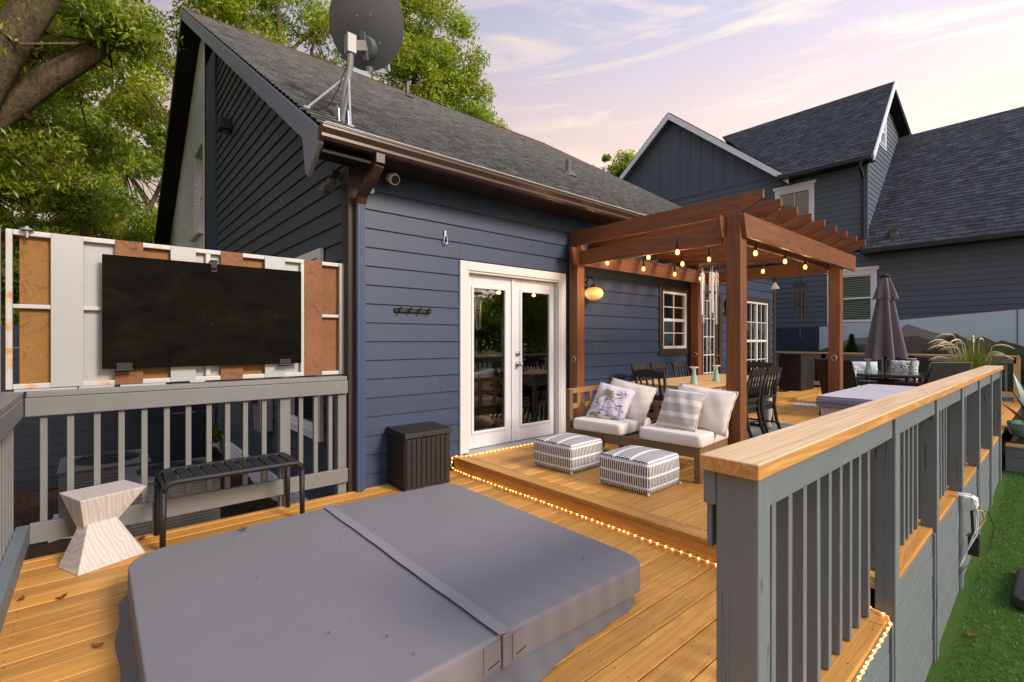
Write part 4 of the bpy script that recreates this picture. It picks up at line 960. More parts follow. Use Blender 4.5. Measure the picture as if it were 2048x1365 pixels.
for (a, b) in ((SX - .12, SX - .036), (SX + .03, SX + .11)):
    mb = MB(); mb.hexa([(a, HY0 - .006, .10), (b, HY0 - .010, .11), (b, HY0 - .003, .11), (a, HY0 - .003, .10), (a, HY0 - .005, .205), (b, HY0 - .006, .21), (b, HY0 - .003, .21), (a, HY0 - .003, .205)]); mb.build('handle_flap', COVER, ht, bevel=.006)
    mb = MB(); mb.tube([(a + .02, HY0 - .009, .118), (b - .01, HY0 - .012, .132)], .0018, 6); mb.build('zip', BLACKP, ht)
# draped skirt
out = rrect(HX0 + .015, HX1 - .01, HY0 + .02, HY1 - .02, .19, n=10); mb = MB(); n = 0
per = []
for a, b in zip(out, out[1:] + out[:1]):
    L = math.hypot(b[0] - a[0], b[1] - a[1]); k = max(1, int(L / .04))
    for i in range(k): per.append((a[0] + (b[0] - a[0]) * i / k, a[1] + (b[1] - a[1]) * i / k))
n = len(per); lev = [(0.0, .15), (.004, .095), (.02, .07), (.045, .04), (.068, .015), (.075, .003)]
for (o_, z) in lev:
    for i, (x, y) in enumerate(per):
        px, py = per[i - 1]; qx, qy = per[(i + 1) % n]; tx, ty = qx - px, qy - py; L = math.hypot(tx, ty) or 1; nx, ny = ty / L, -tx / L
        w = .5 + .5 * math.sin(i * .16) * math.sin(i * .053 + 1) + .35 * math.sin(i * .41)
        near = (.25 + .75 * max(0, min(1, (.75 - x) / 1.2))) if y < 0 else .5
        left = 1.35 if x < -.8 else 1.0
        near *= 1.25 if (y < 0 and x < .45) else 1.0
        q = o_ * near * left * (1 + .8 * w); mb.pt((x + nx * q, y + ny * q, z))
for k in range(len(lev) - 1):
    for j in range(n): j2 = (j + 1) % n; mb.f.append([k * n + j, k * n + j2, (k + 1) * n + j2, (k + 1) * n + j])
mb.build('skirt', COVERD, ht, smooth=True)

# ------------------------------------------------------------------ black storage box
bx_ = thing('storage_box', 'black slatted resin storage box against the navy wall next to the french doors', 'storage box', (2.43, 4.17, 0))
mb = MB(); mb.box(-.245, .245, -.14, .21, .0, .50)
for k in range(9): x = -.235 + k * .0525; mb.box(x, x + .044, -.150, -.139, .03, .48)
for k in range(5): y = -.13 + k * .067; mb.box(-.253, -.244, y, y + .058, .03, .48)
mb.build('body', BLACKP, bx_, bevel=.004)
mb = MB(); mb.hexa([(-.265, -.17, .50), (.265, -.17, .50), (.265, .22, .50), (-.265, .22, .50), (-.26, -.165, .545), (.26, -.165, .545), (.26, .215, .565), (-.26, .215, .565)]); mb.box(-.07, .07, -.178, -.171, .50, .52); mb.build('lid', BLACKP, bx_, bevel=.008)

# ------------------------------------------------------------------ loveseat, cushions, pillows, poufs
sofa = thing('wooden_loveseat', 'brown slatted wooden loveseat with a left arm under the pergola', 'loveseat', (3.975, 2.865, .14), R(5.8))
mb = MB(); mb.box(0, .03, -.735, .735, .225, .32); mb.box(.66, .69, -.735, .735, .225, .32); mb.box(.03, .66, -.735, -.70, .225, .32); mb.box(.03, .66, .70, .735, .225, .32); mb.build('seat_frame', TEAK, sofa, bevel=.005)
for k in range(9):
    x = .045 + k * .068; mb = MB(); mb.box(x, x + .055, -.698, .698, .285, .305); mb.build('seat_slat', TEAK, sofa, bevel=.003)
for (x, y, h) in ((0, -.735, .225), (.63, -.735, .62), (0, .685, .74), (.63, .685, .74)):
    mb = MB(); mb.box(x - (.002 if x == 0 else -.06), x + .06, y - .003, y + .053, 0, h); mb.build('leg', TEAK, sofa, bevel=.005)
for z in (.52, .69): mb = MB(); mb.box(.0, .68, .69, .725, z, z + .055); mb.build('arm_rail', TEAKL, sofa, bevel=.005)
for x in (.16, .40): mb = MB(); mb.box(x, x + .055, .695, .718, .32, .69); mb.build('arm_slat', TEAKL, sofa, bevel=.003)
for z in (.42, .56): mb = MB(); mb.box(.665, .69, -.685, .685, z, z + .055); mb.build('back_rail', TEAK, sofa, bevel=.004)
for k in range(5): y = -.55 + k * .27; mb = MB(); mb.box(.668, .686, y, y + .05, .32, .60); mb.build('back_slat', TEAK, sofa, bevel=.003)
mb = MB(); mb.box(.27, .31, -.28, -.24, 0, .285); mb.box(.27, .31, .20, .24, 0, .285); mb.build('centre_support', TEAK, sofa, bevel=.003)
def cushion(name, label, cat, loc, rz, sx, sy, sz, mat, group=None):
    mb = MB(); pl = rrect(-sx / 2, sx / 2, -sy / 2, sy / 2, .045, n=6); n = len(pl)
    rings = [(.95, 0), (.985, .004), (1.0, .022), (1.006, sz * .5), (1.0, sz - .028), (.986, sz - .008), (.965, sz), (.93, sz + .003), (.7, sz + .010), (.4, sz + .014), (.1, sz + .015)]
    for (q, z) in rings:
        for (x, y) in pl: mb.pt((x * q, y * q, z + .004 * math.sin(x * 9 + y * 13) * (z > .05)))
    for k in range(len(rings) - 1):
        for a in range(n): b = (a + 1) % n; mb.f.append([k * n + a, k * n + b, (k + 1) * n + b, (k + 1) * n + a])
    mb.f.append(list(range(n))[::-1]); mb.f.append([(len(rings) - 1) * n + a for a in range(n)])
    o = mb.build(name, mat, smooth=True); 
    o.location = loc; o.rotation_euler = (0, 0, rz); return tag(o, label, cat, group)
cushion('seat_cushion', 'cream seat cushion nearest the french doors on the loveseat', 'cushion', (4.245, 3.235, .462), R(5.8), .66, .60, .108, CREAM)
cushion('seat_cushion', 'cream seat cushion at the open end of the loveseat nearer the railing', 'cushion', (4.335, 2.445, .462), R(5.0), .67, .62, .108, CREAM)
def pillow_pt(s, t, w, h, th, side, droop=.03):
    px = w / 2 * s * (1 - .055 * (1 - t * t) * abs(s) ** 3); py = h / 2 * t * (1 - .055 * (1 - s * s) * abs(t) ** 3)
    e = max(0, (1 - abs(s) ** 2.6)) ** .62 * max(0, (1 - abs(t) ** 2.6)) ** .62
    z = side * th / 2 * e; wr = .006 * math.sin(s * 9 + t * 4) * e + .004 * math.sin(t * 13 - s * 6) * (1 - e)
    return (px, py - droop * (1 - t) * e * .3, z + wr - droop * .6 * s * s * t)
def basis(loc, yaw, lean, roll=0):
    n = Vector((-math.cos(yaw) * math.cos(lean), -math.sin(yaw) * math.cos(lean), math.sin(lean))); u = Vector((math.sin(yaw), -math.cos(yaw), 0)); v = n.cross(u)
    u2 = u * math.cos(roll) + v * math.sin(roll); v2 = n.cross(u2)
    m = Matrix((u2, v2, n)).transposed().to_4x4(); m.translation = loc; return m
def pillow(name, label, mat, w, h, th, loc, yaw, lean, roll=0, N=22, piping=None):
    mb = MB(); idx = {}
    for side in (1, -1):
        for i in range(N + 1):
            for j in range(N + 1):
                s, t = -1 + 2 * i / N, -1 + 2 * j / N
                if side == -1 and (i in (0, N) or j in (0, N)): idx[(side, i, j)] = idx[(1, i, j)]
                else: idx[(side, i, j)] = mb.pt(pillow_pt(s, t, w, h, th, side))
    for side in (1, -1):
        for i in range(N):
            for j in range(N):
                k = [(i, j), (i + 1, j), (i + 1, j + 1), (i, j + 1)]
                if side == -1: k = k[::-1]
                mb.f.append([idx[(side, *q)] for q in k]); mb.uv[len(mb.f) - 1] = [(q[0] / N, q[1] / N) for q in k]
    o = mb.build(name, mat, smooth=True); o.matrix_world = basis(loc, yaw, lean, roll)
    if piping:
        ed = [pillow_pt(s, t, w, h, th, 1) for s, t in [(-1 + 2 * k / N, -1) for k in range(N)] + [(1, -1 + 2 * k / N) for k in range(N)] + [(1 - 2 * k / N, 1) for k in range(N)] + [(-1, 1 - 2 * k / N) for k in range(N + 1)]]
        p = MB(); p.tube(ed, .0055, 6, False); p.build('piping', piping, o, smooth=True)
    return tag(o, label, 'pillow')
pillow('back_pillow', 'large plain cream back pillow behind the palm print pillow', CREAM, .56, .43, .17, (4.40, 3.15, .755), R(8), R(22), R(-9), piping=CREAM)
pillow('back_pillow', 'large plain cream back pillow behind the striped pillow', CREAM, .59, .43, .17, (4.42, 2.31, .76), R(2), R(20), R(-5), piping=CREAM)
pp_ = pillow('throw_pillow', 'lilac and green palm tree print throw pillow on the loveseat', LILAC, .42, .42, .13, (4.19, 3.21, .74), R(16), R(28), R(-10), piping=LILAC)
pillow('throw_pillow', 'grey and cream striped linen throw pillow on the loveseat', STRIPE, .40, .40, .12, (4.22, 2.42, .755), R(4), R(24), R(-2), piping=CREAM)
# palm print: thin cloth shapes following the pillow face
def on_pillow(s, t): p = pillow_pt(s, t, .42, .42, .13, 1); return (p[0], p[1], p[2] + .0022)
def strip(mb, pts, w):
    for (a, b) in zip(pts[:-1], pts[1:]):
        dx, dy = b[0] - a[0], b[1] - a[1]; L = math.hypot(dx, dy) or 1; nx, ny = -dy / L * w, dx / L * w
        mb.face([on_pillow(a[0] - nx, a[1] - ny), on_pillow(b[0] - nx, b[1] - ny), on_pillow(b[0] + nx, b[1] + ny), on_pillow(a[0] + nx, a[1] + ny)])
def blade(mb, c, ang, L, w):
    n = 7; f = lambda k: (c[0] + math.cos(ang) * L * k / n, c[1] + math.sin(ang) * L * k / n - .10 * (k / n) ** 2)
    for k in range(n):
        a, b = f(k), f(k + 1); wa, wb = w * math.sin(PI * min(1, (k + .4) / n) ** .8), w * math.sin(PI * min(1, (k + 1.0) / n)); px, py = -math.sin(ang), math.cos(ang)
        mb.face([on_pillow(a[0] - px * wa, a[1] - py * wa), on_pillow(b[0] - px * wb, b[1] - py * wb), on_pillow(b[0] + px * wb, b[1] + py * wb), on_pillow(a[0] + px * wa, a[1] + py * wa)])
mb = MB()
for k in range(11): blade(mb, (-.22, .38), R(-25 + k * 23), .46 if k not in (4, 5) else .36, .065)
mb.build('palm_print', PALMG, pp_, fix=False)
for c in ((-.62, -.88), (.60, -.86)):
    mb = MB()
    for k in range(7): blade(mb, c, R(5 + k * 28), .34, .05)
    mb.build('fern_print', PALMG, pp_, fix=False)
mb = MB(); strip(mb, [(-.22, .38), (-.21, .1), (-.2, -.2), (-.21, -.5)], .022); mb.build('palm_trunk_print', PURPLE, pp_, fix=False)
mb = MB()
for ph in range(5):
    strip(mb, [(-.8 + .19 * k, -.35 + .16 * math.sin(k * .9 + ph * 1.7) + ph * .22 - .2 * abs(k - 3) * .35) for k in range(9)], .013)
for k in range(22):
    a = random.uniform(-.85, .85), random.uniform(-.75, .85)
    if abs(a[0] + .22) < .35 and a[1] > .1: continue
    strip(mb, [(a[0] + .06 * j * math.cos(k * 1.9 + j * .9), a[1] + .06 * j * math.sin(k * 1.3 + j * .7)) for j in range(5)], .011)
mb.build('violet_print', PURPLE, pp_, fix=False)
mb = MB()
for c in ((-.35, -.72), (.08, -.74), (.62, .55), (.35, .45), (-.2, -.52), (.65, -.1)):
    for k in range(4): strip(mb, [(c[0] + .05 * k - .1, c[1]), (c[0] + .05 * k - .1 + .015, c[1] + random.uniform(.05, .12))], .015)
    strip(mb, [(c[0] - .13, c[1] + .02), (c[0] + .12, c[1] + .03)], .018)
mb.build('indigo_print', PURPLED, pp_, fix=False)
def pouf(label, loc, rz):
    mb = MB(); N = 12; w, d, h = .52, .50, .275; idx = {}
    def P(a, b, c):   # cube -1..1 to puffy box
        e = 1 - .05 * (a ** 4) * (1 - 0); 
        x = w / 2 * a * (1 + .05 * (1 - b * b) * (1 - c * c)) * (1 - .03 * c * c); y = d / 2 * b * (1 + .05 * (1 - a * a) * (1 - c * c)) * (1 - .03 * c * c); z = h / 2 * c * (1 + .20 * (1 - a * a) * (1 - b * b) * (c > 0) - .0 )
        return (x, y, h / 2 + z)
    for fx in range(6):
        g_ = {}
        for i in range(N + 1):
            for j in range(N + 1):
                s, t = -1 + 2 * i / N, -1 + 2 * j / N
                a, b, c = [(1, s, t), (-1, s, t), (s, 1, t), (s, -1, t), (s, t, 1), (s, t, -1)][fx]; p = P(a, b, c); g_[(i, j)] = p
        for i in range(N):
            for j in range(N):
                k = [(i, j), (i + 1, j), (i + 1, j + 1), (i, j + 1)]; ps = [g_[q] for q in k]
                mb.face(ps, [((p[1], p[2]) if fx < 2 else ((p[0], p[2]) if fx < 4 else (p[0], p[1] * .55))) for p in ps])
    o = mb.build('floor_pouf', POUF, smooth=False, fix=False)
    bm = bmesh.new(); bm.from_mesh(o.data); bmesh.ops.remove_doubles(bm, verts=bm.verts, dist=.0005); bmesh.ops.recalc_face_normals(bm, faces=bm.faces); bm.to_mesh(o.data); bm.free()
    b = o.modifiers.new('bevel', 'BEVEL'); b.width = .05; b.segments = 5; b.limit_method = 'ANGLE'; b.angle_limit = R(45)
    for p in o.data.polygons: p.use_smooth = True
    o.location = loc; o.rotation_euler = (0, 0, rz); tag(o, label, 'pouf')
    tb = MB()
    for (sx, sy) in ((-1, -1), (1, -1), (1, 1), (-1, 1)): tb.tube([(sx * w * .485, sy * d * .485, .012), (sx * w * .515, sy * d * .515, .006)], [.014, .004], 6)
    tb.build('corner_tassel', CREAM, o)
    return o
pouf('black and white woven square pouf nearer the french doors', (3.655, 3.335, .141), R(3))
pouf('black and white woven square pouf nearer the pine capped railing', (3.665, 2.495, .141), R(2))

# ------------------------------------------------------------------ pergola
pg = thing('pergola', 'red-brown stained cedar pergola with four posts and nine rafters', 'pergola', (4.8, 2.107, .14))
for (x, y, rz) in ((4.80, 2.107, 0), (7.96, 2.107, 0), (4.80, 4.225, 0), (7.96, 4.225, 0)):
    mb = MB(); mb.box(x, x + .145, y, y + .145, .142, 2.672); p = mb.build('post', REDZ, pg, True, bevel=.005)
    if not (x < 5 and y < 3):
        mb = MB(); c0 = (x - .012, y + .05, 1.19) if y > 3 else (x - .012, y + .07, 1.19)
        mb.tube([(c0[0], c0[1] + .032 * math.sin(t), c0[2] - .03 + .032 * math.cos(t)) for t in [2 * PI * k / 18 for k in range(19)]], .0055, 6); mb.tube([(c0[0] + .014, c0[1], c0[2] + .008), (c0[0] - .01, c0[1], c0[2] + .006)], .009, 8); mb.build('ring_hook', STEEL, p, True, smooth=True)
def xbeam(y0, y1, xa, xb, z0, z1, cut=.10):
    mb = MB(); mb.prism([(xa, z1), (xa, z1 - .05), (xa + cut * .55, z0), (xb - cut * .55, z0), (xb, z0 + .06), (xb, z1)], lambda a, b: (a, y0, b), lambda a, b: (a, y1, b)); mb.build('beam', REDX, pg, True, bevel=.004)
xbeam(2.064, 2.105, 4.79, 8.56, 2.44, 2.66); xbeam(2.254, 2.295, 4.68, 8.45, 2.44, 2.66); xbeam(4.182, 4.223, 4.66, 8.35, 2.40, 2.62)
for x in (4.803, 8.06): mb = MB(); mb.box(x, x + .04, 2.297, 4.18, 2.395, 2.585); mb.build('side_beam', REDY, pg, True, bevel=.004)
for k in range(9):
    x = 4.842 + .445 * k; mb = MB()
    mb.prism([(1.915, 2.865), (1.915, 2.785), (2.14, 2.675), (4.385, 2.675), (4.385, 2.865)], lambda a, b: (x, a, b), lambda a, b: (x + .042, a, b)); mb.build('rafter', REDY, pg, True, bevel=.003)
# cafe string lights
sl = thing('string_lights', 'string of small warm globe bulbs hung in rows under the pergola rafters', 'string lights', (6.0, 3.0, 2.5))
rows = [(3.75, [4.82, 5.60, 6.39, 7.14]), (3.18, [7.5, 5.60, 4.85]), (2.79, [4.81, 5.52, 7.06]), (2.26, [7.06, 6.37, 5.52])]
wire = []
for y, xs in rows:
    for x in xs: wire.append((x, y))
mb = MB(); wp = []
for a, b in zip(wire[:-1], wire[1:]):
    for k in range(8): t = k / 8; wp.append((a[0] + (b[0] - a[0]) * t - 6, a[1] + (b[1] - a[1]) * t - 3, .02 - .10 * math.sin(PI * t) * (.6 if abs(a[0] - b[0]) < 1.2 else 1)))
wp.append((wire[-1][0] - 6, wire[-1][1] - 3, .02)); mb.tube(wp, .005, 6); mb.build('wire', WIRE, sl, smooth=True)
pl_d = bpy.data.lights.new('bulb_lamp', 'POINT'); pl_d.energy = 1.7; pl_d.color = (1, .52, .18); pl_d.shadow_soft_size = .03
for y, xs in rows:
    for x in xs:
        if x == 7.5: continue
        sk = MB(); sk.tube([(x - 6, y - 3, .02), (x - 6, y - 3, -.05), (x - 6, y - 3, -.095)], [.008, .014, .016], 10); sk.build('socket', WIRE, sl)
        bu = MB(); bu.lathe([(.012, -.095), (.018, -.106), (.0225, -.123), (.021, -.139), (.013, -.151), (.001, -.155)], 12, (x - 6, y - 3, 0)); b = bu.build('bulb', BULB, sl, smooth=True)
        l = bpy.data.objects.new('bulb_lamp', pl_d); COL.objects.link(l); l.parent = sl; l.location = (x - 6, y - 3, -.225)
# wind chimes
def chime(name, label, loc, tubes, disc_r, mat, topmat, hang, sail_z, rod=None):
    t = thing(name, label, 'wind chime', loc)
    mb = MB(); mb.tube([(0, 0, hang), (0, 0, .0)], .003, 6); mb.tube([(0, 0, .12), (disc_r * .7, 0, .015)], .002, 5); mb.tube([(0, 0, .12), (-disc_r * .5, disc_r * .5, .015)], .002, 5); mb.tube([(0, 0, .12), (-disc_r * .5, -disc_r * .5, .015)], .002, 5); mb.tube([(0, 0, 0), (0, 0, sail_z)], .003, 6); mb.build('cord', WIRE, t)
    mb = MB(); mb.lathe([(disc_r * .96, -.012), (disc_r, 0), (disc_r * .9, .016), (.02, .028)], 24); mb.build('top_disc', topmat, t, smooth=False)
    for (x, y, z0, z1, r) in tubes: mb = MB(); mb.tube([(x, y, z0), (x, y, z1)], r, 14); mb.tube([(x, y, z0), (x, y, -.01)], .0015, 4); mb.build('tube', mat, t, smooth=False)
    mb = MB(); mb.lathe([(.001, -.012), (.045, -.010), (.045, .010), (.001, .012)], 16, (0, 0, -.28)); mb.build('striker', topmat, t)
    mb = MB(); mb.prism([(0, .09), (.02, .04), (.024, -.05), (.0, -.09), (-.024, -.05), (-.02, .04)], lambda a, b: (a, -.004, sail_z + b), lambda a, b: (a, .004, sail_z + b)); mb.build('sail', topmat if not rod else STEEL, t)
    return t
chime('wind_chime', 'large wind chime with long polished silver tubes by the front cedar post', (4.87, 2.46, 2.20), [(-.065, .045, -.08, -.52, .018), (0.01, -.01, -.07, -.57, .018), (.055, -.05, -.075, -.62, .018), (.02, .075, -.08, -.60, .016), (-.04, -.055, -.08, -.5, .016)], .105, CHIMESILVER, CHIMETOP, .40, -.83, True)
chime('wind_chime', 'small dark bronze wind chime hanging beyond the pergola', (7.75, 2.55, 2.215), [(-.05, .04, -.1, -.40, .016), (0, -.01, -.1, -.48, .016), (.05, -.04, -.1, -.44, .016), (.03, .06, -.1, -.38, .016)], .085, BRONZE, BRONZE, .33, -.70)
wb = thing('bell_lamp', 'small white bell shaped shade hanging under the far pergola beam', 'lamp shade', (8.05, 3.0, 2.27))
mb = MB(); mb.lathe([(.055, -.05), (.062, -.055), (.05, -.02), (.025, .02), (.018, .045), (.001, .05)], 18); mb.build('shade', WHITEP, wb, smooth=False); mb = MB(); mb.tube([(0, 0, .05), (0, 0, .15)], .004, 6); mb.build('cord', WIRE, wb)

# ------------------------------------------------------------------ dining set
rug = MB(); rug.box(5.0, 7.95, 2.2, 4.0, .1425, .150); tag(rug.build('outdoor_rug', RUG), 'black and white striped outdoor rug under the dining table', 'rug')
dt = thing('dining_table', 'long dining table with pale oak top and distressed cream apron under the pergola', 'dining table', (6.23, 3.16, .15))
for k in range(6): y = -.46 + k * .1535; mb = MB(); mb.box(-1.14, 1.14, y, y + .151, .712, .74); mb.build('top_plank', TABLETOP, dt, bevel=.004)
mb = MB(); mb.box(-1.08, 1.08, -.41, -.38, .60, .711); mb.box(-1.08, 1.08, .38, .41, .60, .711); mb.box(-1.08, -1.05, -.379, .379, .60, .711); mb.box(1.05, 1.08, -.379, .379, .60, .711); mb.build('apron', CREAMP, dt, bevel=.004)
for (x, y) in ((-1.03, -.36), (1.03, -.36), (1.03, .36), (-1.03, .36)):
    mb = MB(); mb.lathe([(.045, .0), (.05, .05), (.03, .09), (.05, .2), (.055, .4), (.035, .5), (.055, .54), (.055, .6)], 14, (x, y, 0)); mb.build('leg', CREAMP, dt, smooth=True)
def lantern(label, loc, s=1):
    t = thing('cone_lantern', label, 'lantern', loc)
    mb = MB(); mb.lathe([(.048 * s, 0), (.046 * s, .01), (.03 * s, .09 * s), (.018 * s, .165 * s), (.001, .166 * s)], 20); mb.build('cone', MINT, t, smooth=False)
    mb = MB(); mb.lathe([(.014 * s, .160 * s), (.03 * s, .185 * s), (.052 * s, .196 * s), (.052 * s, .203 * s), (.001, .203 * s)], 20); mb.build('top_dish', WHITEP, t, smooth=False)
lantern('mint green cone lantern nearer the loveseat on the dining table', (5.46, 2.95, .891)); lantern('mint green cone lantern farther from the loveseat on the dining table', (6.02, 2.95, .891))
def make_chair():
    t = thing('dining_chair', '', 'dining chair', (0, 0, 0), 0, 'black spindle-back dining chairs')
    mb = MB(); mb.prism([(-.20, -.19), (.20, -.19), (.225, .0), (.215, .21), (-.215, .21), (-.225, 0)], lambda a, b: (a, b, .43), lambda a, b: (a, b, .465)); mb.build('seat', BLACKP, t, bevel=.012)
    mb = MB(); mb.box(-.19, .19, -.175, -.155, .375, .429); mb.box(-.19, .19, .165, .19, .375, .429); mb.box(-.20, -.18, -.154, .164, .375, .429); mb.box(.18, .20, -.154, .164, .375, .429); mb.build('apron', BLACKP, t, bevel=.004)
    for (x, y) in ((-.185, .18), (.185, .18)): mb = MB(); mb.tube([(x, y, .43), (x * 1.05, y * 1.08, .22), (x * 1.08, y * 1.15, 0)], [.024, .02, .015], 10); mb.build('leg', BLACKP, t, smooth=True)
    for x in (-.18, .18):
        mb = MB(); mb.tube([(x * 1.06, -.30, 0), (x * 1.0, -.22, .22), (x, -.185, .44), (x * 1.02, -.205, .65), (x * 1.06, -.255, .885)], [.016, .020, .022, .018, .017], 10); mb.build('leg', BLACKP, t, smooth=True)
    cy = lambda z: -.190 - .075 * max(0, (z - .46) / .43) ** 1.4
    mb = MB(); top = []; bot = []
    N = 28
    for k in range(N + 1):
        s = -1 + 2 * k / N; x = s * .205; top.append((x, .905 + .02 * math.cos(s * PI) * .5 + .018 * (1 - s * s) + .02 * abs(s) ** 4)); a = abs(((s * 2.5 + 2.5) % 1) - .5); bot.append((x, .845 - .045 * (2 * a) ** 3))
    for k in range(N):
        q = [bot[k], bot[k + 1], top[k + 1], top[k]]
        mb.hexa([(q[0][0], cy(q[0][1]) - .011, q[0][1]), (q[1][0], cy(q[1][1]) - .011, q[1][1]), (q[1][0], cy(q[1][1]) + .011, q[1][1]), (q[0][0], cy(q[0][1]) + .011, q[0][1]), (q[3][0], cy(q[3][1]) - .011, q[3][1]), (q[2][0], cy(q[2][1]) - .011, q[2][1]), (q[2][0], cy(q[2][1]) + .011, q[2][1]), (q[3][0], cy(q[3][1]) + .011, q[3][1])])
    mb.build('crest_rail', BLACKP, t)
    mb = MB(); mb.bar((-.18, -.2, .545), (.18, -.2, .545), .022, .035); mb.build('back_rail', BLACKP, t, bevel=.004)
    for k in range(4): x = -.123 + k * .082; mb = MB(); mb.tube([(x, cy(.55) , .55), (x, cy(.66), .66), (x, cy(.75), .75), (x, cy(.84), .84)], [.010, .016, .012, .015], 8); mb.build('spindle', BLACKP, t, smooth=True)
    for y in (-.02,): mb = MB(); mb.tube([(-.19, y, .2), (.19, y, .2)], .012, 8); mb.tube([(-.19, -.24, .2), (-.195, .19, .2)], .012, 8); mb.tube([(.19, -.24, .2), (.195, .19, .2)], .012, 8); mb.build('stretcher', BLACKP, t)
    return t
ch0 = make_chair()
spots = [((5.09, 3.16), -90, 'black spindle-back chair at the end of the table directly behind the loveseat'),
         ((6.02, 3.83), 180, 'black spindle-back chair on the wall side of the table, nearest the loveseat'), ((6.50, 3.83), 181, 'black spindle-back chair on the wall side of the table, the middle one'), ((7.10, 3.83), 178, 'black spindle-back chair on the wall side of the table, farthest from the loveseat'),
         ((6.03, 2.70), 1, 'black spindle-back chair just right of the front cedar post at the table'), ((6.52, 2.70), -2, 'black spindle-back chair second to the right of the front cedar post'),
         ((7.60, 3.16), 92, 'black spindle-back chair at the far end of the table towards the neighbour house')]
for i, ((x, y), a, lab) in enumerate(spots):
    if i == 0: o = ch0; o.location = (x, y, .15); o.rotation_euler = (0, 0, R(a)); o['label'] = lab
    else: dup(ch0, (x, y, .15), R(a), lab)

# ------------------------------------------------------------------ patio set with parasol
pt = thing('patio_table', 'round dark patio table around the folded parasol pole', 'patio table', (10.3, 2.06, .14))
mb = MB(); mb.lathe([(.60, .68), (.61, .69), (.61, .71), (.60, .715), (.02, .715)], 36); mb.lathe([(.57, .66), (.57, .679)], 36); mb.build('table_top', M_paint('smoked_glass_top', (.05, .052, .055), .15, .1, 4, 0, .5, 0), pt)
for k in range(4): a = PI / 4 + k * PI / 2; mb = MB(); mb.tube([(math.cos(a) * .5, math.sin(a) * .5, .67), (math.cos(a) * .42, math.sin(a) * .42, .35), (math.cos(a) * .5, math.sin(a) * .5, 0)], .018, 8); mb.build('leg', BLACKM, pt)
um = thing('patio_parasol', 'closed grey fabric parasol standing through the round patio table', 'parasol', (10.3, 2.06, .14))
mb = MB(); mb.tube([(0, 0, .05), (0, 0, 2.36)], .022, 12); mb.build('pole', BLACKM, um)
mb = MB(); mb.lathe([(.28, 0), (.28, .03), (.22, .07), (.06, .09), (.05, .3)], 24); mb.box(-.2, .2, -.16, .16, .32, .60); mb.build('base', BLACKM, um)
mb = MB(); mb.lathe([(.06, 2.36), (.09, 2.37), (.09, 2.385), (.03, 2.40), (.025, 2.42), (.001, 2.425)], 18); mb.build('finial', BLACKM, um)
def folds(z0, z1, r0, r1, amp0, amp1, n=8, ph=0, jag=.05):
    mb = MB(); lev = 14; seg = 96
    for k in range(lev + 1):
        t = k / lev; z = z0 + (z1 - z0) * t; r = r0 + (r1 - r0) * t ** .85; am = amp0 + (amp1 - amp0) * t
        for j in range(seg):
            a = 2 * PI * j / seg; w = math.cos(a * n + ph); w2 = math.copysign(abs(w) ** .7, w)
            rr_ = r * (1 + am * w2 + .10 * math.sin(a * 3 + 1) * t); mb.pt((rr_ * math.cos(a + .12 * t), rr_ * math.sin(a + .12 * t), z - (jag * (w2 * .5 + .5) if k == lev else jag * t ** 6 * (w2 * .5 + .5))))
    for k in range(lev):
        for j in range(seg): j2 = (j + 1) % seg; mb.f.append([k * seg + j, k * seg + j2, (k + 1) * seg + j2, (k + 1) * seg + j])
    return mb
cn = folds(2.33, 1.00, .05, .215, .15, .40, 7).build('canopy', UMB, um, smooth=True)
folds(2.365, 2.02, .055, .135, .12, .34, 7, .5, .05).build('vent_flap', UMB, cn, smooth=True)
def patio_chair(label, loc, rz, cush, pil):
    t = thing('patio_chair', label, 'patio chair', loc, rz, 'sling chairs round the patio table')
    mb = MB(); mb.hexa([(-.27, -.24, .38), (.27, -.24, .38), (.27, .26, .42), (-.27, .26, .42), (-.27, -.24, .40), (.27, -.24, .40), (.27, .26, .44), (-.27, .26, .44)]); mb.build('seat', WICKER, t, bevel=.008)
    mb = MB(); mb.hexa([(-.28, -.27, .36), (.28, -.27, .36), (.28, -.23, .36), (-.28, -.23, .36), (-.27, -.44, .93), (.27, -.44, .93), (.27, -.41, .935), (-.27, -.41, .935)]); mb.build('back', WICKER, t, bevel=.01)
    for s in (-1, 1):
        mb = MB(); mb.tube([(s * .29, .26, 0), (s * .29, .24, .40), (s * .29, .20, .60), (s * .29, -.30, .63)], .016, 8); mb.build('arm', BLACKM, t, smooth=True)
        mb = MB(); mb.tube([(s * .29, -.32, 0), (s * .29, -.25, .38), (s * .29, -.33, .66), (s * .285, -.43, .95)], .016, 8); mb.build('leg', BLACKM, t, smooth=True)
    mb = MB(); mb.tube([(-.285, -.43, .945), (.285, -.43, .945)], .014, 8); mb.build('top_rail', BLACKM, t)
    return t
for lab, x, y, a, nm in (('dark sling patio chair with its back to the railing, nearest the pine cap', 9.62, 1.42, -43, None), ('dark sling patio chair half hidden behind the right front cedar post', 9.52, 2.38, -108, None), ('dark sling patio chair with pale blue cushion across the patio table', 11.2, 2.55, 119, 'blue'), ('dark sling patio chair with speckled pillow behind the parasol pole', 11.25, 1.95, 85, 'dots')):
    patio_chair(lab, (x, y, .14), R(a), 0, 0)
cushion('chair_cushion', 'pale pink-grey seat cushion on the patio chair behind the cedar post', 'cushion', (9.54, 2.38, .575), R(-108), .50, .48, .07, CREAM)
pillow('chair_pillow', 'pale blue pillow on the far patio chair', PALEBLUE, .50, .34, .16, (11.28, 2.60, .84), R(29), R(18))
pillow('chair_pillow', 'black and white speckled pillow propped in the patio chair by the cedar post', DOTS, .40, .40, .14, (9.42, 2.46, .80), R(200), R(15))
pillow('chair_pillow', 'black and white speckled pillow on the patio chair behind the parasol', DOTS, .42, .42, .14, (11.3, 1.98, .84), R(0), R(15))
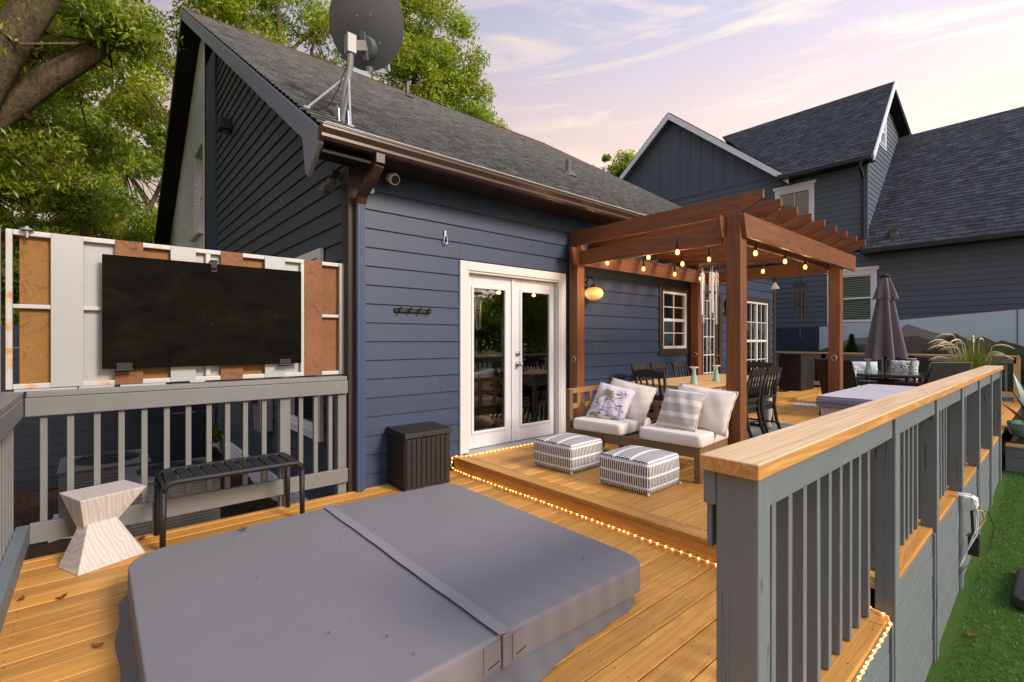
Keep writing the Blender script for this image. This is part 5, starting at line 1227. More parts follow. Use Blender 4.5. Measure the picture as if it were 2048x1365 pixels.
lantern('mint green cone lantern left of the parasol pole on the patio table', (10.15, 2.27, .856), 1.15); lantern('mint green cone lantern right of the parasol pole on the patio table', (10.55, 1.74, .856), 1.2)

# covered table beside the railing
ct = thing('covered_table', 'low pale grey fabric covered table between the pergola post and the pine capped railing', 'covered table', (7.05, 1.33, .142))
mb = MB(); mb.hexa([(-.98, -.42, 0), (.98, -.42, 0), (.98, .42, 0), (-.98, .42, 0), (-1.03, -.46, .56), (1.03, -.46, .56), (1.03, .46, .56), (-1.03, .46, .56)]); bd_ = mb.build('side_drape', COVERL, ct, bevel=.02)
mb = MB(); mb.box(-1.065, 1.065, -.485, .485, .545, .655); mb.build('edge_band', COVERLB, ct, bevel=.02)
mb = MB(); mb.box(-1.05, -.01, -.47, .47, .656, .668); mb.box(.01, 1.05, -.47, .47, .656, .668); mb.build('top_panel', COVERL, ct, bevel=.004)
mb = MB(); mb.box(-1.075, 1.075, -.493, .493, .595, .600); mb.build('seam', COVERD, ct)
for y in (-.3, .2): mb = MB(); mb.hexa([(-.995, y, .05), (-.985, y, .05), (-.985, y + .04, .05), (-.995, y + .04, .05), (-1.04, y, .545), (-1.03, y, .545), (-1.03, y + .04, .545), (-1.04, y + .04, .545)]); mb.build('strap', COVERLB, ct)
mb = MB(); mb.lathe([(.26, 0), (.26, .008), (.001, .009)], 32, (10.55, 3.35, .142)); tag(mb.build('round_mat', DOTS), 'small round pale patterned mat on the deck beyond the dining chairs', 'mat')
cbn = thing('storage_cabinet', 'tall black storage cabinet by the far house corner', 'cabinet', (12.85, 4.2, .182))
mb = MB(); mb.box(0, .85, 0, .50, 0, .86); mb.build('body', BLACKP, cbn, bevel=.012)
mb = MB(); mb.box(-.02, .87, -.02, .52, .862, .895); mb.build('lid', BLACKP, cbn, bevel=.012)
mb = MB()
for k in range(8): mb.box(-.006, -.001, .02 + k * .059, .07 + k * .059, .04, .82); mb.box(.02 + k * .1035, .115 + k * .1035, -.006, -.001, .04, .82)
mb.build('panel_slats', BLACKP, cbn, bevel=.002)
mb = MB(); mb.box(.60, .68, -.018, -.007, .76, .775); mb.build('handle', STEEL, cbn)

# ------------------------------------------------------------------ far deck railing
fr = thing('deck_railing', 'far deck railing with thin pine cap across the end of the deck', 'railing', (14.5, 3.6, .14))
mb = MB(); mb.box(14.42, 14.58, .66, 6.7, 1.055, 1.092); mb.build('cap', PINEY, fr, True, bevel=.004)
mb = MB(); mb.box(14.46, 14.495, .70, 6.7, .93, 1.053); mb.build('rail', GREYB, fr, True)
mb = MB(); mb.box(14.45, 14.49, .70, 6.7, .22, .33); mb.build('rail', PINEY, fr, True)
y = .85
while y < 6.6: mb = MB(); mb.box(14.50, 14.54, y - .02, y + .02, .25, 1.04); mb.build('baluster', GREYB, fr, True); y += .15
for y, m in ((.69, PINEY), (2.4, GREYB), (4.2, GREYB), (6.0, GREYB)): mb = MB(); mb.box(14.46, 14.56, y - .05, y + .05, -.5, 1.053); mb.build('post', m, fr, True)

# ------------------------------------------------------------------ printed mural fence and navy panel
mf = thing('mural_fence', 'translucent pale blue fence panels printed with dark mountain ridges', 'fence', (15.25, 2.5, -.5))
def mtop(y): return 1.77 - (y - 4.55) * .081
XM = 15.25
for (ya, yb) in ((4.55, 2.78), (2.775, .72), (.715, -1.9)):
    mb = MB(); mb.hexa([(XM, yb, -.5), (XM + .006, yb, -.5), (XM + .006, ya, -.5), (XM, ya, -.5), (XM, yb, mtop(yb)), (XM + .006, yb, mtop(yb)), (XM + .006, ya, mtop(ya)), (XM, ya, mtop(ya))]); mb.build('panel', FILM, mf, True)
    mb = MB(); mb.box(XM - .012, XM - .002, yb - .008, yb + .008, -.5, mtop(yb)); mb.build('seam_strip', NEIGH, mf, True)
def ridge(pts, m, off, zbase=.2):
    mb = MB(); mb.prism([(pts[0][0], zbase)] + pts + [(pts[-1][0], zbase)], lambda a, b: (XM - off, a, b), lambda a, b: (XM - off + .002, a, b)); mb.build('mountain_print', m, mf, True)
def ZU(u, v): # photo column/row on the mural plane -> (y, z)
    l = (u - 1024) / _f; d = XM / (_c + _s * l); return ((_s - _c * l) * d, 1.42 + (680 - v) / _f * d)
Z = lambda L: [ZU(*p) for p in L]
ridge(Z([(1632, 705), (1640, 700), (1700, 678), (1760, 672), (1790, 664), (1815, 648), (1850, 660), (1895, 672), (1930, 684), (1990, 700)]), HILLS[0], .004)
ridge(Z([(1632, 706), (1660, 695), (1720, 690), (1780, 684), (1803, 676), (1830, 671), (1862, 681), (1890, 675), (1911, 667), (1940, 682), (1966, 673), (1990, 684), (2030, 700), (2060, 706)]), HILLS[1], .008)
ridge(Z([(1842, 708), (1848, 700), (1856, 704), (1872, 698), (1884, 682), (1902, 673), (1925, 684), (1945, 700), (1950, 708)]), HILLS[2], .012)
ridge(Z([(1960, 700), (1985, 690), (2003, 681), (2030, 688), (2070, 700), (2090, 708)]), HILLS[3], .013)
ridge(Z([(1640, 709), (1680, 700), (1740, 703), (1800, 706), (1850, 709)]), HILLS[3], .012)
nf = thing('navy_fence', 'navy board fence panel beside the printed mural fence', 'fence', (15.2, 5.4, -.5))
mb = MB(); z = -.5
while z < 1.75: mb.box(15.22, 15.25, 4.60, 6.6, z, min(z + .136, 1.76)); z += .140
mb.build('boards', M_paint('deep_navy_paint', (.022, .036, .062), .5, .12, 2, .05, .35, .06), nf, True, bevel=.003)
for y in (4.58, 6.6): mb = MB(); mb.box(15.19, 15.27, y - .05, y + .05, -.5, 1.78); mb.build('post', MATS['deep_navy_paint'], nf, True)

# ------------------------------------------------------------------ neighbour house
nb = thing('neighbour_house', 'tall slate blue neighbour house with white edged gable and dark shingle roofs', 'house', (16.0, 4.0, -.6)); XN = 16.0
W1N = (4.98, 5.86, 5.0, 5.92); W2N = (3.48, 4.45, 1.93, 3.22)
mb = MB(); lap(mb, 'X', XN, -1, -6.0, 13.2, -.6, 3.85, .15, .014, [W2N]); lap(mb, 'X', XN, -1, 3.65, 13.2, 3.90, 6.52, .15, .014, [W1N]); mb.build('siding_wall', NEIGH, nb, True)
GA = (9.46, 9.62)   # gable apex y, z
gz = lambda y: GA[1] - .835 * abs(y - GA[0])
mb = MB(); mb.prism([(5.72, 6.53), (13.2, 6.53), (GA[0], GA[1] - .1)], lambda a, b: (XN - .002, a, b), lambda a, b: (XN + .05, a, b)); mb.box(XN - .03, XN + .02, 5.75, 13.2, 6.52, 6.60)
y = 6.0
while y < 13.0:
    t_ = gz(y) - .12
    if t_ > 6.65: mb.box(XN - .022, XN, y - .025, y + .025, 6.601, t_)
    y += .40
mb.build('board_gable', NEIGH, nb, True, bevel=.003)
for s in (-1, 1):
    ye = GA[0] + s * 4.0; ze = gz(ye)
    mb = MB(); p = [(GA[0], GA[1]), (ye, ze), (ye, ze - .20), (GA[0], GA[1] - .235)]
    if s > 0: p = [(a + .001, b) for a, b in p]
    mb.prism(p, lambda a, b: (XN - .34, a, b), lambda a, b: (XN - .30, a, b)); mb.build('bargeboard', NEIGHW, nb, True, bevel=.004)
    mb = MB(); shingles(mb, (XN - .345, ye, ze + .01), (20, ye, ze + .01), (XN - .345, GA[0], GA[1] + .01), (20, GA[0], GA[1] + .01)); mb.build('gable_roof', SHINGLEB, nb, True)
    mb = MB(); mb.hexa([(XN - .30, GA[0], GA[1] - .2), (XN, GA[0], GA[1] - .2), (XN, ye, ze - .18), (XN - .30, ye, ze - .18), (XN - .30, GA[0], GA[1] - .17), (XN, GA[0], GA[1] - .17), (XN, ye, ze - .15), (XN - .30, ye, ze - .15)]); mb.build('soffit', NEIGH, nb, True)
# upper roof over the two storey part
EX, EZ, RX, RZN, YE = 15.62, 6.36, 18.0, 9.12, 3.38
mb = MB(); shingles(mb, (EX, 5.74, EZ), (EX, YE, EZ), (RX, 8.6, RZN), (RX, YE, RZN), .15, .007); shingles(mb, (20.5, YE, 8.24), (20.5, 8.6, 8.24), (RX, YE, RZN), (RX, 8.6, RZN), .15, .007); mb.build('upper_roof', SHINGLEB, nb, True)
mb = MB(); mb.box(EX - .11, EX + .02, YE + .02, 5.75, EZ - .135, EZ - .02); mb.build('gutter', BLACKM, nb, True, bevel=.01)
mb = MB(); mb.box(EX + .02, XN, YE + .03, 5.72, EZ - .12, EZ - .10); mb.build('soffit', SOFFIT, nb, True)
for (a, b, nm) in (((EX - .03, EZ - .02), (RX, RZN), 0), ((20.5, 8.24), (RX, RZN), 1)):
    mb = MB(); mb.prism([a, b, (b[0], b[1] - .22), (a[0], a[1] - .17)] if nm == 0 else [(b[0] + .001, b[1]), a, (a[0], a[1] - .17), (b[0] + .001, b[1] - .22)], lambda p, q: (p, YE - .035, q), lambda p, q: (p, YE + .005, q)); mb.build('bargeboard', NEIGHW, nb, True, bevel=.004)
mb = MB(); mb.hexa([(EX + .1, YE, EZ - .1), (RX, YE, RZN - .24), (RX, 3.65, RZN - .24), (EX + .1, 3.65, EZ - .1), (EX + .1, YE, EZ - .08), (RX, YE, RZN - .22), (RX, 3.65, RZN - .22), (EX + .1, 3.65, EZ - .08)]); mb.hexa([(20.45, YE, 8.03), (20.45, 3.65, 8.03), (RX, 3.65, RZN - .24), (RX, YE, RZN - .24), (20.45, YE, 8.05), (20.45, 3.65, 8.05), (RX, 3.65, RZN - .22), (RX, YE, RZN - .22)]); mb.build('rake_soffit', SOFFIT, nb, True)
mb = MB(); lap(mb, 'Y', 3.65, -1, XN, 20.4, 3.9, 9.0, .15, .014, [(17.62, 18.18, 7.25, 8.15)], lambda z: (XN if z < 6.25 else XN + (z - 6.25) * .86, 20.4 if z < 8 else 20.4 - (z - 8) * 2.3)); mb.build('gable_end_wall', NEIGH, nb, True)
window(nb, 'Y', 3.65, -1, 17.62, 18.18, 7.25, 8.15, .08, NEIGHW, NEIGHW, sash=2, grid=(1, 1))
# lower roof at right
mb = MB(); shingles(mb, (15.66, 3.64, 3.86), (15.66, -6.2, 3.86), (20.0, 3.64, 8.07), (20.0, -6.2, 8.07), .15, .007); shingles(mb, (24.3, -6.2, 3.86), (24.3, 3.64, 3.86), (20.0, -6.2, 8.07), (20.0, 3.64, 8.07), .15, .007); lrf = mb.build('lower_roof', SHINGLEB, nb, True)
mb = MB(); zc = 3.86 + (16.0 - 15.66) * .97; mb.box(15.95, 16.15, 2.93, 3.10, 4.12, 4.30); mb.box(15.93, 16.2, 2.90, 3.13, 4.30, 4.33); mb.build('roof_vent', ACM, lrf, True, bevel=.01)
mb = MB(); mb.box(15.55, 15.68, -6.2, 3.66, 3.73, 3.845); mb.build('gutter', BLACKM, nb, True, bevel=.01)
mb = MB(); mb.box(15.68, XN, -6.2, 3.66, 3.74, 3.76); mb.build('soffit', SOFFIT, nb, True)
mb = MB(); p = [(EX - .05, 3.62, EZ - .12), (EX - .05, 3.66, EZ - .28), (XN - .05, 3.68, EZ - .50), (XN - .05, 3.68, 4.02), (XN - .12, 3.70, 3.92)]
for a, b in zip(p[:-1], p[1:]): mb.bar(a, b, .085, .065, (0, 1, .1))
mb.build('downspout', BLACKM, nb, True, bevel=.006)
mb = MB(); mb.box(XN - .03, XN + .02, 3.58, 3.66, 3.9, 6.25); mb.build('corner_board', NEIGH, nb, True)
window(nb, 'X', XN, -1, *W1N, .10, NEIGHW, NEIGHW, sash=1, grid=(2, 1), head=.10)
window(nb, 'X', XN, -1, *W2N, .10, NEIGHW, NEIGHW, GLASSC, sash=2, grid=(1, 1), blind=BLINDG, head=.10)
mb = MB(); mb.box(XN - .002, XN + .05, -6, 13.2, -.62, -.6); mb.box(XN + .35, XN + 8, -6, 13.2, -.6, 3.7); mb.box(XN + .35, 20.3, 3.7, 13, 3.7, 6.2); mb.build('inner_mass', ROOMDARK, nb, True)

# ------------------------------------------------------------------ planting bed, pots, sculpture, lawn things
mb = MB(); mb.box(9.70, 14.3, -4.0, .56, -.5, -.09); structure(mb.build('planting_bed', MULCH))
rw = thing('retaining_wall', 'low grey timber retaining wall with pale cap at the end of the lawn', 'wall', (9.66, -1.5, -.45))
for k in range(3): mb = MB(); mb.box(9.625, 9.695, -4.0, .572, -.50 + k * .142, -.362 + k * .142); mb.build('timber', GREYB, rw, True, bevel=.006)
mb = MB(); mb.box(9.60, 9.80, -4.0, .572, -.072, -.036); mb.build('cap', PINEY, rw, True, bevel=.004)
bowl = thing('planter_bowl', 'mint green glazed planter bowl holding metal agave leaves on the retaining wall', 'planter', (10.05, .235, -.034))
mb = MB(); mb.lathe([(.20, 0), (.26, .01), (.27, .035), (.24, .05), (.23, .055), (.31, .10), (.345, .18), (.35, .27), (.335, .27), (.325, .2), (.001, .19)], 36); mb.build('bowl', MINTB, bowl, smooth=False)
ag = thing('metal_agave', 'painted metal agave sculpture of broad pointed leaves in the mint bowl', 'sculpture', (10.05, .235, .16))
def agleaf(ang, lean, L, w, m):
    mb = MB(); d = Vector((math.cos(ang), math.sin(ang), 0)); s = Vector((-math.sin(ang), math.cos(ang), 0)); n = 8
    row = []
    for k in range(n + 1):
        t = k / n; out_ = math.sin(lean) * L * t + .12 * L * t * t; z = math.cos(lean) * L * t; ww = w * (1 - t) ** .6 * (.75 + .5 * math.sin(PI * t)); c = d * (.04 + out_) + Vector((0, 0, z)); row.append([c - s * ww + d * .04 * (1 - t), c - d * .02 * (1 - t), c + s * ww + d * .04 * (1 - t)])
    for a, b in zip(row[:-1], row[1:]):
        for q in (0, 1): mb.face([a[q], a[q + 1], b[q + 1], b[q]])
    o = mb.build('leaf', m, ag, fix=False); sm = o.modifiers.new('solid', 'SOLIDIFY'); sm.thickness = .006
for (a, ln, L, w, m) in ((100, 20, .62, .10, TEALM), (150, 12, .72, .11, TEALM), (200, 30, .62, .10, TEALM), (250, 14, .70, .10, PINKM), (170, 48, .55, .09, COPPER), (300, 35, .6, .1, TEALM), (20, 30, .7, .1, TEALM), (60, 15, .8, .11, TEALM), (230, 50, .5, .09, COPPER), (120, 45, .5, .09, COPPER), (340, 18, .75, .1, COPPER)): agleaf(R(a), R(ln), L, w, m)
gp = thing('grass_planter', 'dark square planter behind the railing end holding fountain grass', 'planter', (10.3, .95, .142))
mb = MB(); mb.hexa([(-.22, -.22, 0), (.22, -.22, 0), (.22, .22, 0), (-.22, .22, 0), (-.27, -.27, .38), (.27, -.27, .38), (.27, .27, .38), (-.27, .27, .38)]); mb.build('pot', BLACKP, gp, bevel=.01); mb = MB(); mb.box(-.24, .24, -.24, .24, .381, .39); mb.build('soil', MULCH, gp)
fg = thing('fountain_grass', 'fountain grass with arching cream plumes behind the railing end', 'plant', (10.3, .95, .53))
bl_v = MB(); n = 900; Pn, An, Bn = [], [], []
for k in range(1000):
    a = random.uniform(0, 2 * PI); L = random.uniform(.5, 1.05); sp = random.uniform(.05, .50); seg = 5; prev = Vector((random.uniform(-.1, .1), random.uniform(-.1, .1), 0))
    for j in range(1, seg + 1):
        t = j / seg; cur = Vector((math.cos(a) * sp * t ** 1.6 * 1.3, math.sin(a) * sp * t ** 1.6 * 1.3, L * t * (1 - .22 * t * sp * 2))) + Vector((random.uniform(-.005, .005), 0, 0))
        Pn.append((prev + cur) / 2); An.append((cur - prev) / 2 * 1.15); sd_ = Vector((-math.sin(a), math.cos(a), 0)) * .011 * (1.1 - t); Bn.append(sd_); prev = cur
leaf_mesh('blades', np.array(Pn), np.array(An), np.array(Bn), rng.uniform(0, 1, len(Pn)), LEAF_D, fg)
mb = MB()
for k in range(22):
    a = random.uniform(0, 2 * PI) if k % 3 else PI * .5 + random.uniform(-.9, .9); sp = random.uniform(.15, .52); L = random.uniform(.62, 1.12)
    b0 = Vector((math.cos(a) * sp * .7, math.sin(a) * sp * .7, L * .9)); pts = []
    for j in range(8): t = j / 7; pts.append(b0 + Vector((math.cos(a) * .24 * t, math.sin(a) * .24 * t, .12 * t - .16 * t * t)))
    mb.tube(pts, [.004, .010, .0125, .013, .0125, .011, .008, .003], 8); mb.tube([(b0.x * .25, b0.y * .25, 0), (b0.x * .6, b0.y * .6, L * .5), tuple(b0)], .003, 5)
mb.build('plumes', PLUME, fg, smooth=True)
pad = thing('rubber_pad', 'black rounded rubber pad lying on the turf at the right edge', 'pad', (5.80, -.08, -.62))
mb = MB(); mb.prism(rrect(-.42, .36, -.36, .38, .10), lambda a, b: (a, b, -.03 + .03 * a), lambda a, b: (a * .96, b * .96, .045 + .03 * a)); mb.build('pad_body', BLACKP, pad, bevel=.018, seg=3)
mb = MB(); mb.box(-.3, .25, -.25, .28, .047, .052); mb.build('grip_panel', BLACKM, pad)
ob = thing('outdoor_outlet', 'white weatherproof outlet box with cords on the slate skirt boards', 'outlet', (5.66, .586, .02))
mb = MB(); mb.box(-.05, .05, -.05, 0, -.05, .06); mb.hexa([(-.055, -.09, -.02), (.055, -.09, -.02), (.055, -.05, -.045), (-.055, -.05, -.045), (-.055, -.085, .05), (.055, -.085, .05), (.055, -.05, .068), (-.055, -.05, .068)]); mb.build('cover', WHITEP, ob, bevel=.006)
mb = MB(); mb.box(-.07, .05, -.10, -.03, -.42, -.26); mb.tube([(-.01, -.06, -.26), (-.01, -.05, -.05)], .012, 8); mb.build('transformer', BLACKP, ob, bevel=.02)
mb = MB(); mb.tube([(-.38, -.0, .16), (-.22, -.06, .13), (-.10, -.09, .0), (-.08, -.08, -.2), (-.2, -.03, -.38), (-.32, -.01, -.45)], .0055, 8); mb.tube([(-.38, 0, .15), (-.2, -.07, .10), (-.11, -.1, -.05), (-.1, -.09, -.22), (-.24, -.02, -.40)], .0055, 8); mb.build('white_cord', WIREW, ob, smooth=True)
mb = MB(); mb.tube([(0, -.06, -.05), (.06, -.11, -.06), (.10, -.12, -.14), (.02, -.08, -.22), (-.03, -.02, -.27)], .007, 8); mb.build('orange_cord', WIREO, ob, smooth=True)
mb = MB(); mb.tube([(.02, -.06, -.05), (.14, -.14, -.08), (.22, -.17, -.22), (.18, -.15, -.40), (.06, -.08, -.50), (-.12, -.03, -.50), (-.26, -.01, -.52)], .004, 6); mb.build('green_cord', WIREG, ob, smooth=True)

# ------------------------------------------------------------------ yard at left seen through the railing
yf = thing('yard_fence', 'dark navy horizontal board fence in the yard behind the left railing', 'fence', (-2, 9.3, -.65))
mb = MB(); z = -.66
while z < 1.5: mb.box(-8, 1.40, 9.30, 9.33, z, z + .145); z += .152
mb.build('boards', FENCEN, yf, True, bevel=.003)
for x in (-6, -3.6, -1.2, 1.3): mb = MB(); mb.box(x - .05, x + .05, 9.25, 9.299, -.7, 1.55); mb.build('post', FENCEN, yf, True)
def condenser(label, loc):
    t = thing('air_conditioner', label, 'air conditioner', loc)
    mb = MB(); mb.box(-.37, .37, -.37, .37, .05, .66)
    for k in range(18): z = .09 + k * .03; mb.box(-.378, .378, -.378, .378, z, z + .012)
    mb.build('cabinet', ACM, t, bevel=.01)
    mb = MB(); mb.box(-.39, .39, -.39, .39, .661, .70); mb.build('top', ACM, t, bevel=.015)
    mb = MB(); mb.lathe([(.29, .701), (.29, .708), (.001, .708)], 28); mb.build('fan_opening', BLACKM, t)
    mb = MB()
    for r_ in (.06, .12, .18, .24, .30): mb.tube([(r_ * math.cos(a), r_ * math.sin(a), .715) for a in [2 * PI * k / 24 for k in range(25)]], .004, 5, False)
    for k in range(8): a = k * PI / 4; mb.tube([(0, 0, .716), (.30 * math.cos(a), .30 * math.sin(a), .716)], .004, 5)
    mb.build('fan_guard', BLACKM, t)
    mb = MB(); mb.box(-.45, .45, -.45, .45, -.02, .05); mb.build('pad', CONC, t)
condenser('beige air conditioner condenser farther back in the yard', (.10, 7.15, -.63)); condenser('beige air conditioner condenser closer to the deck railing', (.62, 6.15, -.63))
em = thing('meter_box', 'grey utility meter box on the gable wall below the screen', 'meter box', (GX - .02, 7.1, .55))
mb = MB(); mb.box(-.16, 0, -.18, .18, -.35, .35); mb.build('cabinet', STEEL, em, bevel=.01); mb = MB(); mb.tube([(-.07, .0, -.35), (-.07, 0, -1.1)], .03, 10); mb.build('conduit', STEEL, em); mb = MB(); mb.tube([(-.16, 0, .1), (-.22, 0, .1)], .09, 20); mb.build('meter', GLASSD, em)
# dry leaves
def leaf_bit(label, loc, rz, s):
    mb = MB(); n = 8; L = .05 * s; top = []
    for k in range(n + 1): t = k / n; w = .017 * s * math.sin(PI * t) ** .8 * (1 + .25 * math.sin(t * 19)); top.append(((t - .5) * L, w, .012 * s * (2 * t - 1) ** 2))
    for k in range(n):
        a, b = top[k], top[k + 1]; mb.face([(a[0], -a[1], a[2] + .006), (b[0], -b[1], b[2] + .006), (b[0], 0, b[2]), (a[0], 0, a[2])]); mb.face([(a[0], 0, a[2]), (b[0], 0, b[2]), (b[0], b[1], b[2] + .006), (a[0], a[1], a[2] + .006)])
    o = mb.build('dry_leaf', DRYLEAF, fix=False); o.location = loc; o.rotation_euler = (0, 0, rz); tag(o, label, 'leaf', 'dry leaves fallen on the deck')
def gp_(u, v, z): l = (u - 1024) / _f; d = (z - 1.42) / ((680 - v) / _f); return ((_c + _s * l) * d, (_s - _c * l) * d, z + .004)
leaf_bit('brown dry leaf on the deck boards between the stool and the lower left railing', gp_(123, 1198, 0), .5, 1.1)
leaf_bit('brown dry leaf on the deck by the flared tub skirt', gp_(196, 1295, 0), 2.6, 1.0)
leaf_bit('thin dark dry leaf near the foot of the left side railing', gp_(42, 1202, 0), 1.2, .9)
leaf_bit('curled brown leaf lying on the grey tub cover', gp_(489, 1060, .23), 2.0, 1.1)
leaf_bit('dry leaf on the deck by the bench leg', gp_(283, 1080, 0), 1.0, 1.2)
leaf_bit('tan dry leaf on the turf beside the railing posts', (4.75, .45, -.705), .7, 1.3)
# flecks of debris on the cover
mb = MB()
for k in range(20):
    x, y = random.uniform(.25, 2.2), random.uniform(1.6, 3.4); s_ = random.uniform(.0015, .0045); mb.box(x, x + s_, y, y + s_ * random.uniform(.5, 1.8), .2265, .2335)
for k in range(60):
    x, y = random.uniform(.3, 2.9), random.uniform(.75, 1.45) if k % 2 else random.uniform(3.5, 4.3); s_ = random.uniform(.002, .005); mb.box(x, x + s_ * 1.6, y, y + s_, .001, .003)
o = mb.build('debris_flecks', DRYLEAF); o['kind'] = 'stuff'; o['label'] = 'tiny specks of debris on the tub cover and deck'

# ------------------------------------------------------------------ trees
def tree(label, base, trunk, limbs, blobs, nleaf, leaf, L=.06, wid=.022, clump=.55, trunk_r=.25, name='tree', group=None, up=0.0, nclump=None, droop=.5, twigs=True):
    t = thing(name, label, 'tree', base, 0, group); B0 = Vector(base)
    mb = MB(); tp = [Vector(p) for p in trunk]; m = len(tp); mb.tube([p - B0 for p in tp], [trunk_r * (1 - .62 * k / max(1, m - 1)) for k in range(m)], 12)
    for (pts, r0, r1) in limbs: mm = len(pts); mb.tube([Vector(p) - B0 for p in pts], [r0 + (r1 - r0) * k / (mm - 1) for k in range(mm)], 10)
    vol = [max(.8, b[3] * b[4] * b[5]) for b in blobs]; tot = sum(vol); Ps, As, Bs, Ts = [], [], [], []
    tips = tp[-1:]+[Vector(l[0][-1]) for l in limbs]
    for b, v in zip(blobs, vol):
        nl = int(nleaf * v / tot); nc = max(6, int((nclump or 60) * v / tot)); k = 0; cs = []
        while len(cs) < nc:
            q = rng.uniform(-1, 1, 3); r_ = np.linalg.norm(q)
            if r_ > 1 or r_ < .25 or (r_ < .6 and rng.uniform() < .6): continue
            cs.append(q * np.array(b[3:6]) + np.array(b[:3]))
        for c in cs:
            n = int(nl / nc * rng.uniform(.5, 1.5)); cr_ = clump * rng.uniform(.6, 1.35)
            off = rng.normal(0, 1, (n, 3)); off /= (np.linalg.norm(off, axis=1, keepdims=True) + 1e-6); off *= (rng.uniform(0, 1, (n, 1)) ** .5) * cr_; off[:, 2] *= .75; off[:, 2] -= .12 * (off[:, 0] ** 2 + off[:, 1] ** 2) / cr_
            Ps.append(off + c); d = rng.normal(0, 1, (n, 3)); d[:, 2] -= droop; d /= np.linalg.norm(d, axis=1, keepdims=True); s = rng.uniform(.6, 1.3, (n, 1)); As.append(d * L * s)
            e = np.cross(d, rng.normal(0, 1, (n, 3))); e /= (np.linalg.norm(e, axis=1, keepdims=True) + 1e-6); Bs.append(e * wid * s); Ts.append(np.clip(rng.normal(.42 + rng.normal(0, .17), .2, n), 0, 1))
            if twigs and rng.uniform() < .5:
                c_ = Vector(c); s_ = min(tips, key=lambda p: (p - c_).length)
                if (s_ - c_).length < 7: mid = (s_ + c_) / 2 + Vector(rng.normal(0, .25, 3)); mb.tube([s_ - B0, mid - B0, c_ - B0], [min(.03, .035 * trunk_r / .25), min(.018, .02 * trunk_r / .25), .006], 6)
    mb.build('trunk', BARK, t, smooth=True)
    P = np.concatenate(Ps) - np.array(base)
    leaf_mesh('crown', P, np.concatenate(As), np.concatenate(Bs), np.concatenate(Ts), leaf, t)
    return t
tree('old oak with thick lichen covered limbs at the upper left', (-2.6, 11.8, -.66), [(-2.6, 11.8, -.66), (-2.35, 11.75, 1.8), (-1.75, 11.65, 3.9), (-1.35, 11.5, 4.8)],
     [([(-1.75, 11.65, 3.9), (-1.22, 11.58, 5.15), (-.55, 11.22, 5.85), (-.15, 11.0, 6.2), (.17, 10.82, 6.52)], .26, .13), ([(-1.75, 11.6, 3.9), (-1.4, 11.15, 5.2), (-1.12, 10.9, 5.8), (-.67, 10.5, 6.7), (-.3, 10.2, 7.6)], .28, .23), ([(-1.0, 11.5, 5.2), (-.9, 12.2, 6.4), (-.4, 13, 7.6)], .16, .04)],
     [(-1.8, 13.2, 7.6, 2.4, 1.7, 2.3), (-.55, 13.4, 6.6, 1.3, 1.6, 1.7), (-.8, 12.9, 9.0, 2.0, 1.6, 1.5), (-2.4, 13, 5.0, 1.7, 1.4, 1.4), (.15, 10.7, 6.95, .6, .45, .5), (-1.0, 10.5, 7.3, .7, .45, .5), (-.6, 12.0, 6.9, .8, .5, .6), (-.9, 11.9, 4.6, .7, .5, .5), (.35, 10.5, 6.75, .35, .3, .35), (-1.35, 10.9, 6.35, .35, .3, .4)], 66000, LEAF_A, .068, .019, .5, .42, 'oak_tree', nclump=120, droop=.9)
tree('leafy tree filling the gap between the old oak and the screen', (-2.2, 18, -.7), [(-2.2, 18, -.7), (-2.1, 18, 2.5), (-1.9, 17.8, 5)], [([(-2.1, 18, 2.5), (-1, 17.6, 4.2), (-.2, 17.2, 5.2)], .10, .03), ([(-2.1, 18, 2.0), (-3, 17.6, 3.6), (-3.8, 17.2, 4.4)], .10, .03)],
     [(-2.6, 18, 5.0, 3.0, 1.8, 2.4), (-.8, 17.6, 3.6, 1.9, 1.6, 2.2), (-2.6, 17.2, 2.4, 2.2, 1.4, 1.8), (-.2, 17.8, 6.0, 1.3, 1.4, 1.5), (-.4, 18.6, 2.2, 1.7, 1.3, 1.8)], 74000, LEAF_A, .08, .024, .6, .2, group='trees behind the yard', nclump=130, droop=.7)
tree('tall leafy tree just left of the gable roof edge', (1.0, 23.5, -.7), [(1.0, 23.5, -.7), (.9, 23.3, 4), (.8, 23, 8)], [([(.9, 23.3, 4), (-.4, 22.5, 6.4), (-1, 22, 7.4)], .12, .03), ([(.9, 23.3, 4.5), (1.8, 23, 7.0), (2.4, 22.6, 9)], .12, .03)],
     [(.6, 23, 6.4, 2.6, 2, 3.2), (-.6, 22.4, 3.2, 2.6, 1.8, 2.6), (1.4, 23.4, 10.4, 2.6, 2.2, 2.6), (-2.2, 23.4, 8.6, 2.4, 1.8, 2.6), (2.0, 23.6, 3.6, 2.2, 1.6, 3.0), (1.6, 25.6, 5.5, 2.2, 1.2, 2.4), (1.2, 25.6, 2.5, 2.6, 1.2, 1.8)], 90000, LEAF_A, .095, .030, .7, .26, group='trees behind the yard', nclump=165, droop=.7)
tree('broad dark tree at the far left edge behind the oak', (-7, 25, -.7), [(-7, 25, -.7), (-7, 25, 4), (-6.8, 25, 8)], [], [(-7, 25, 6.5, 3.6, 2.4, 4.6), (-4.5, 26, 4, 3.2, 2.2, 3.6), (-4.2, 26, 11.5, 3.6, 2.4, 3.0)], 42000, LEAF_A, .125, .040, .8, .3, group='trees behind the yard', nclump=90)
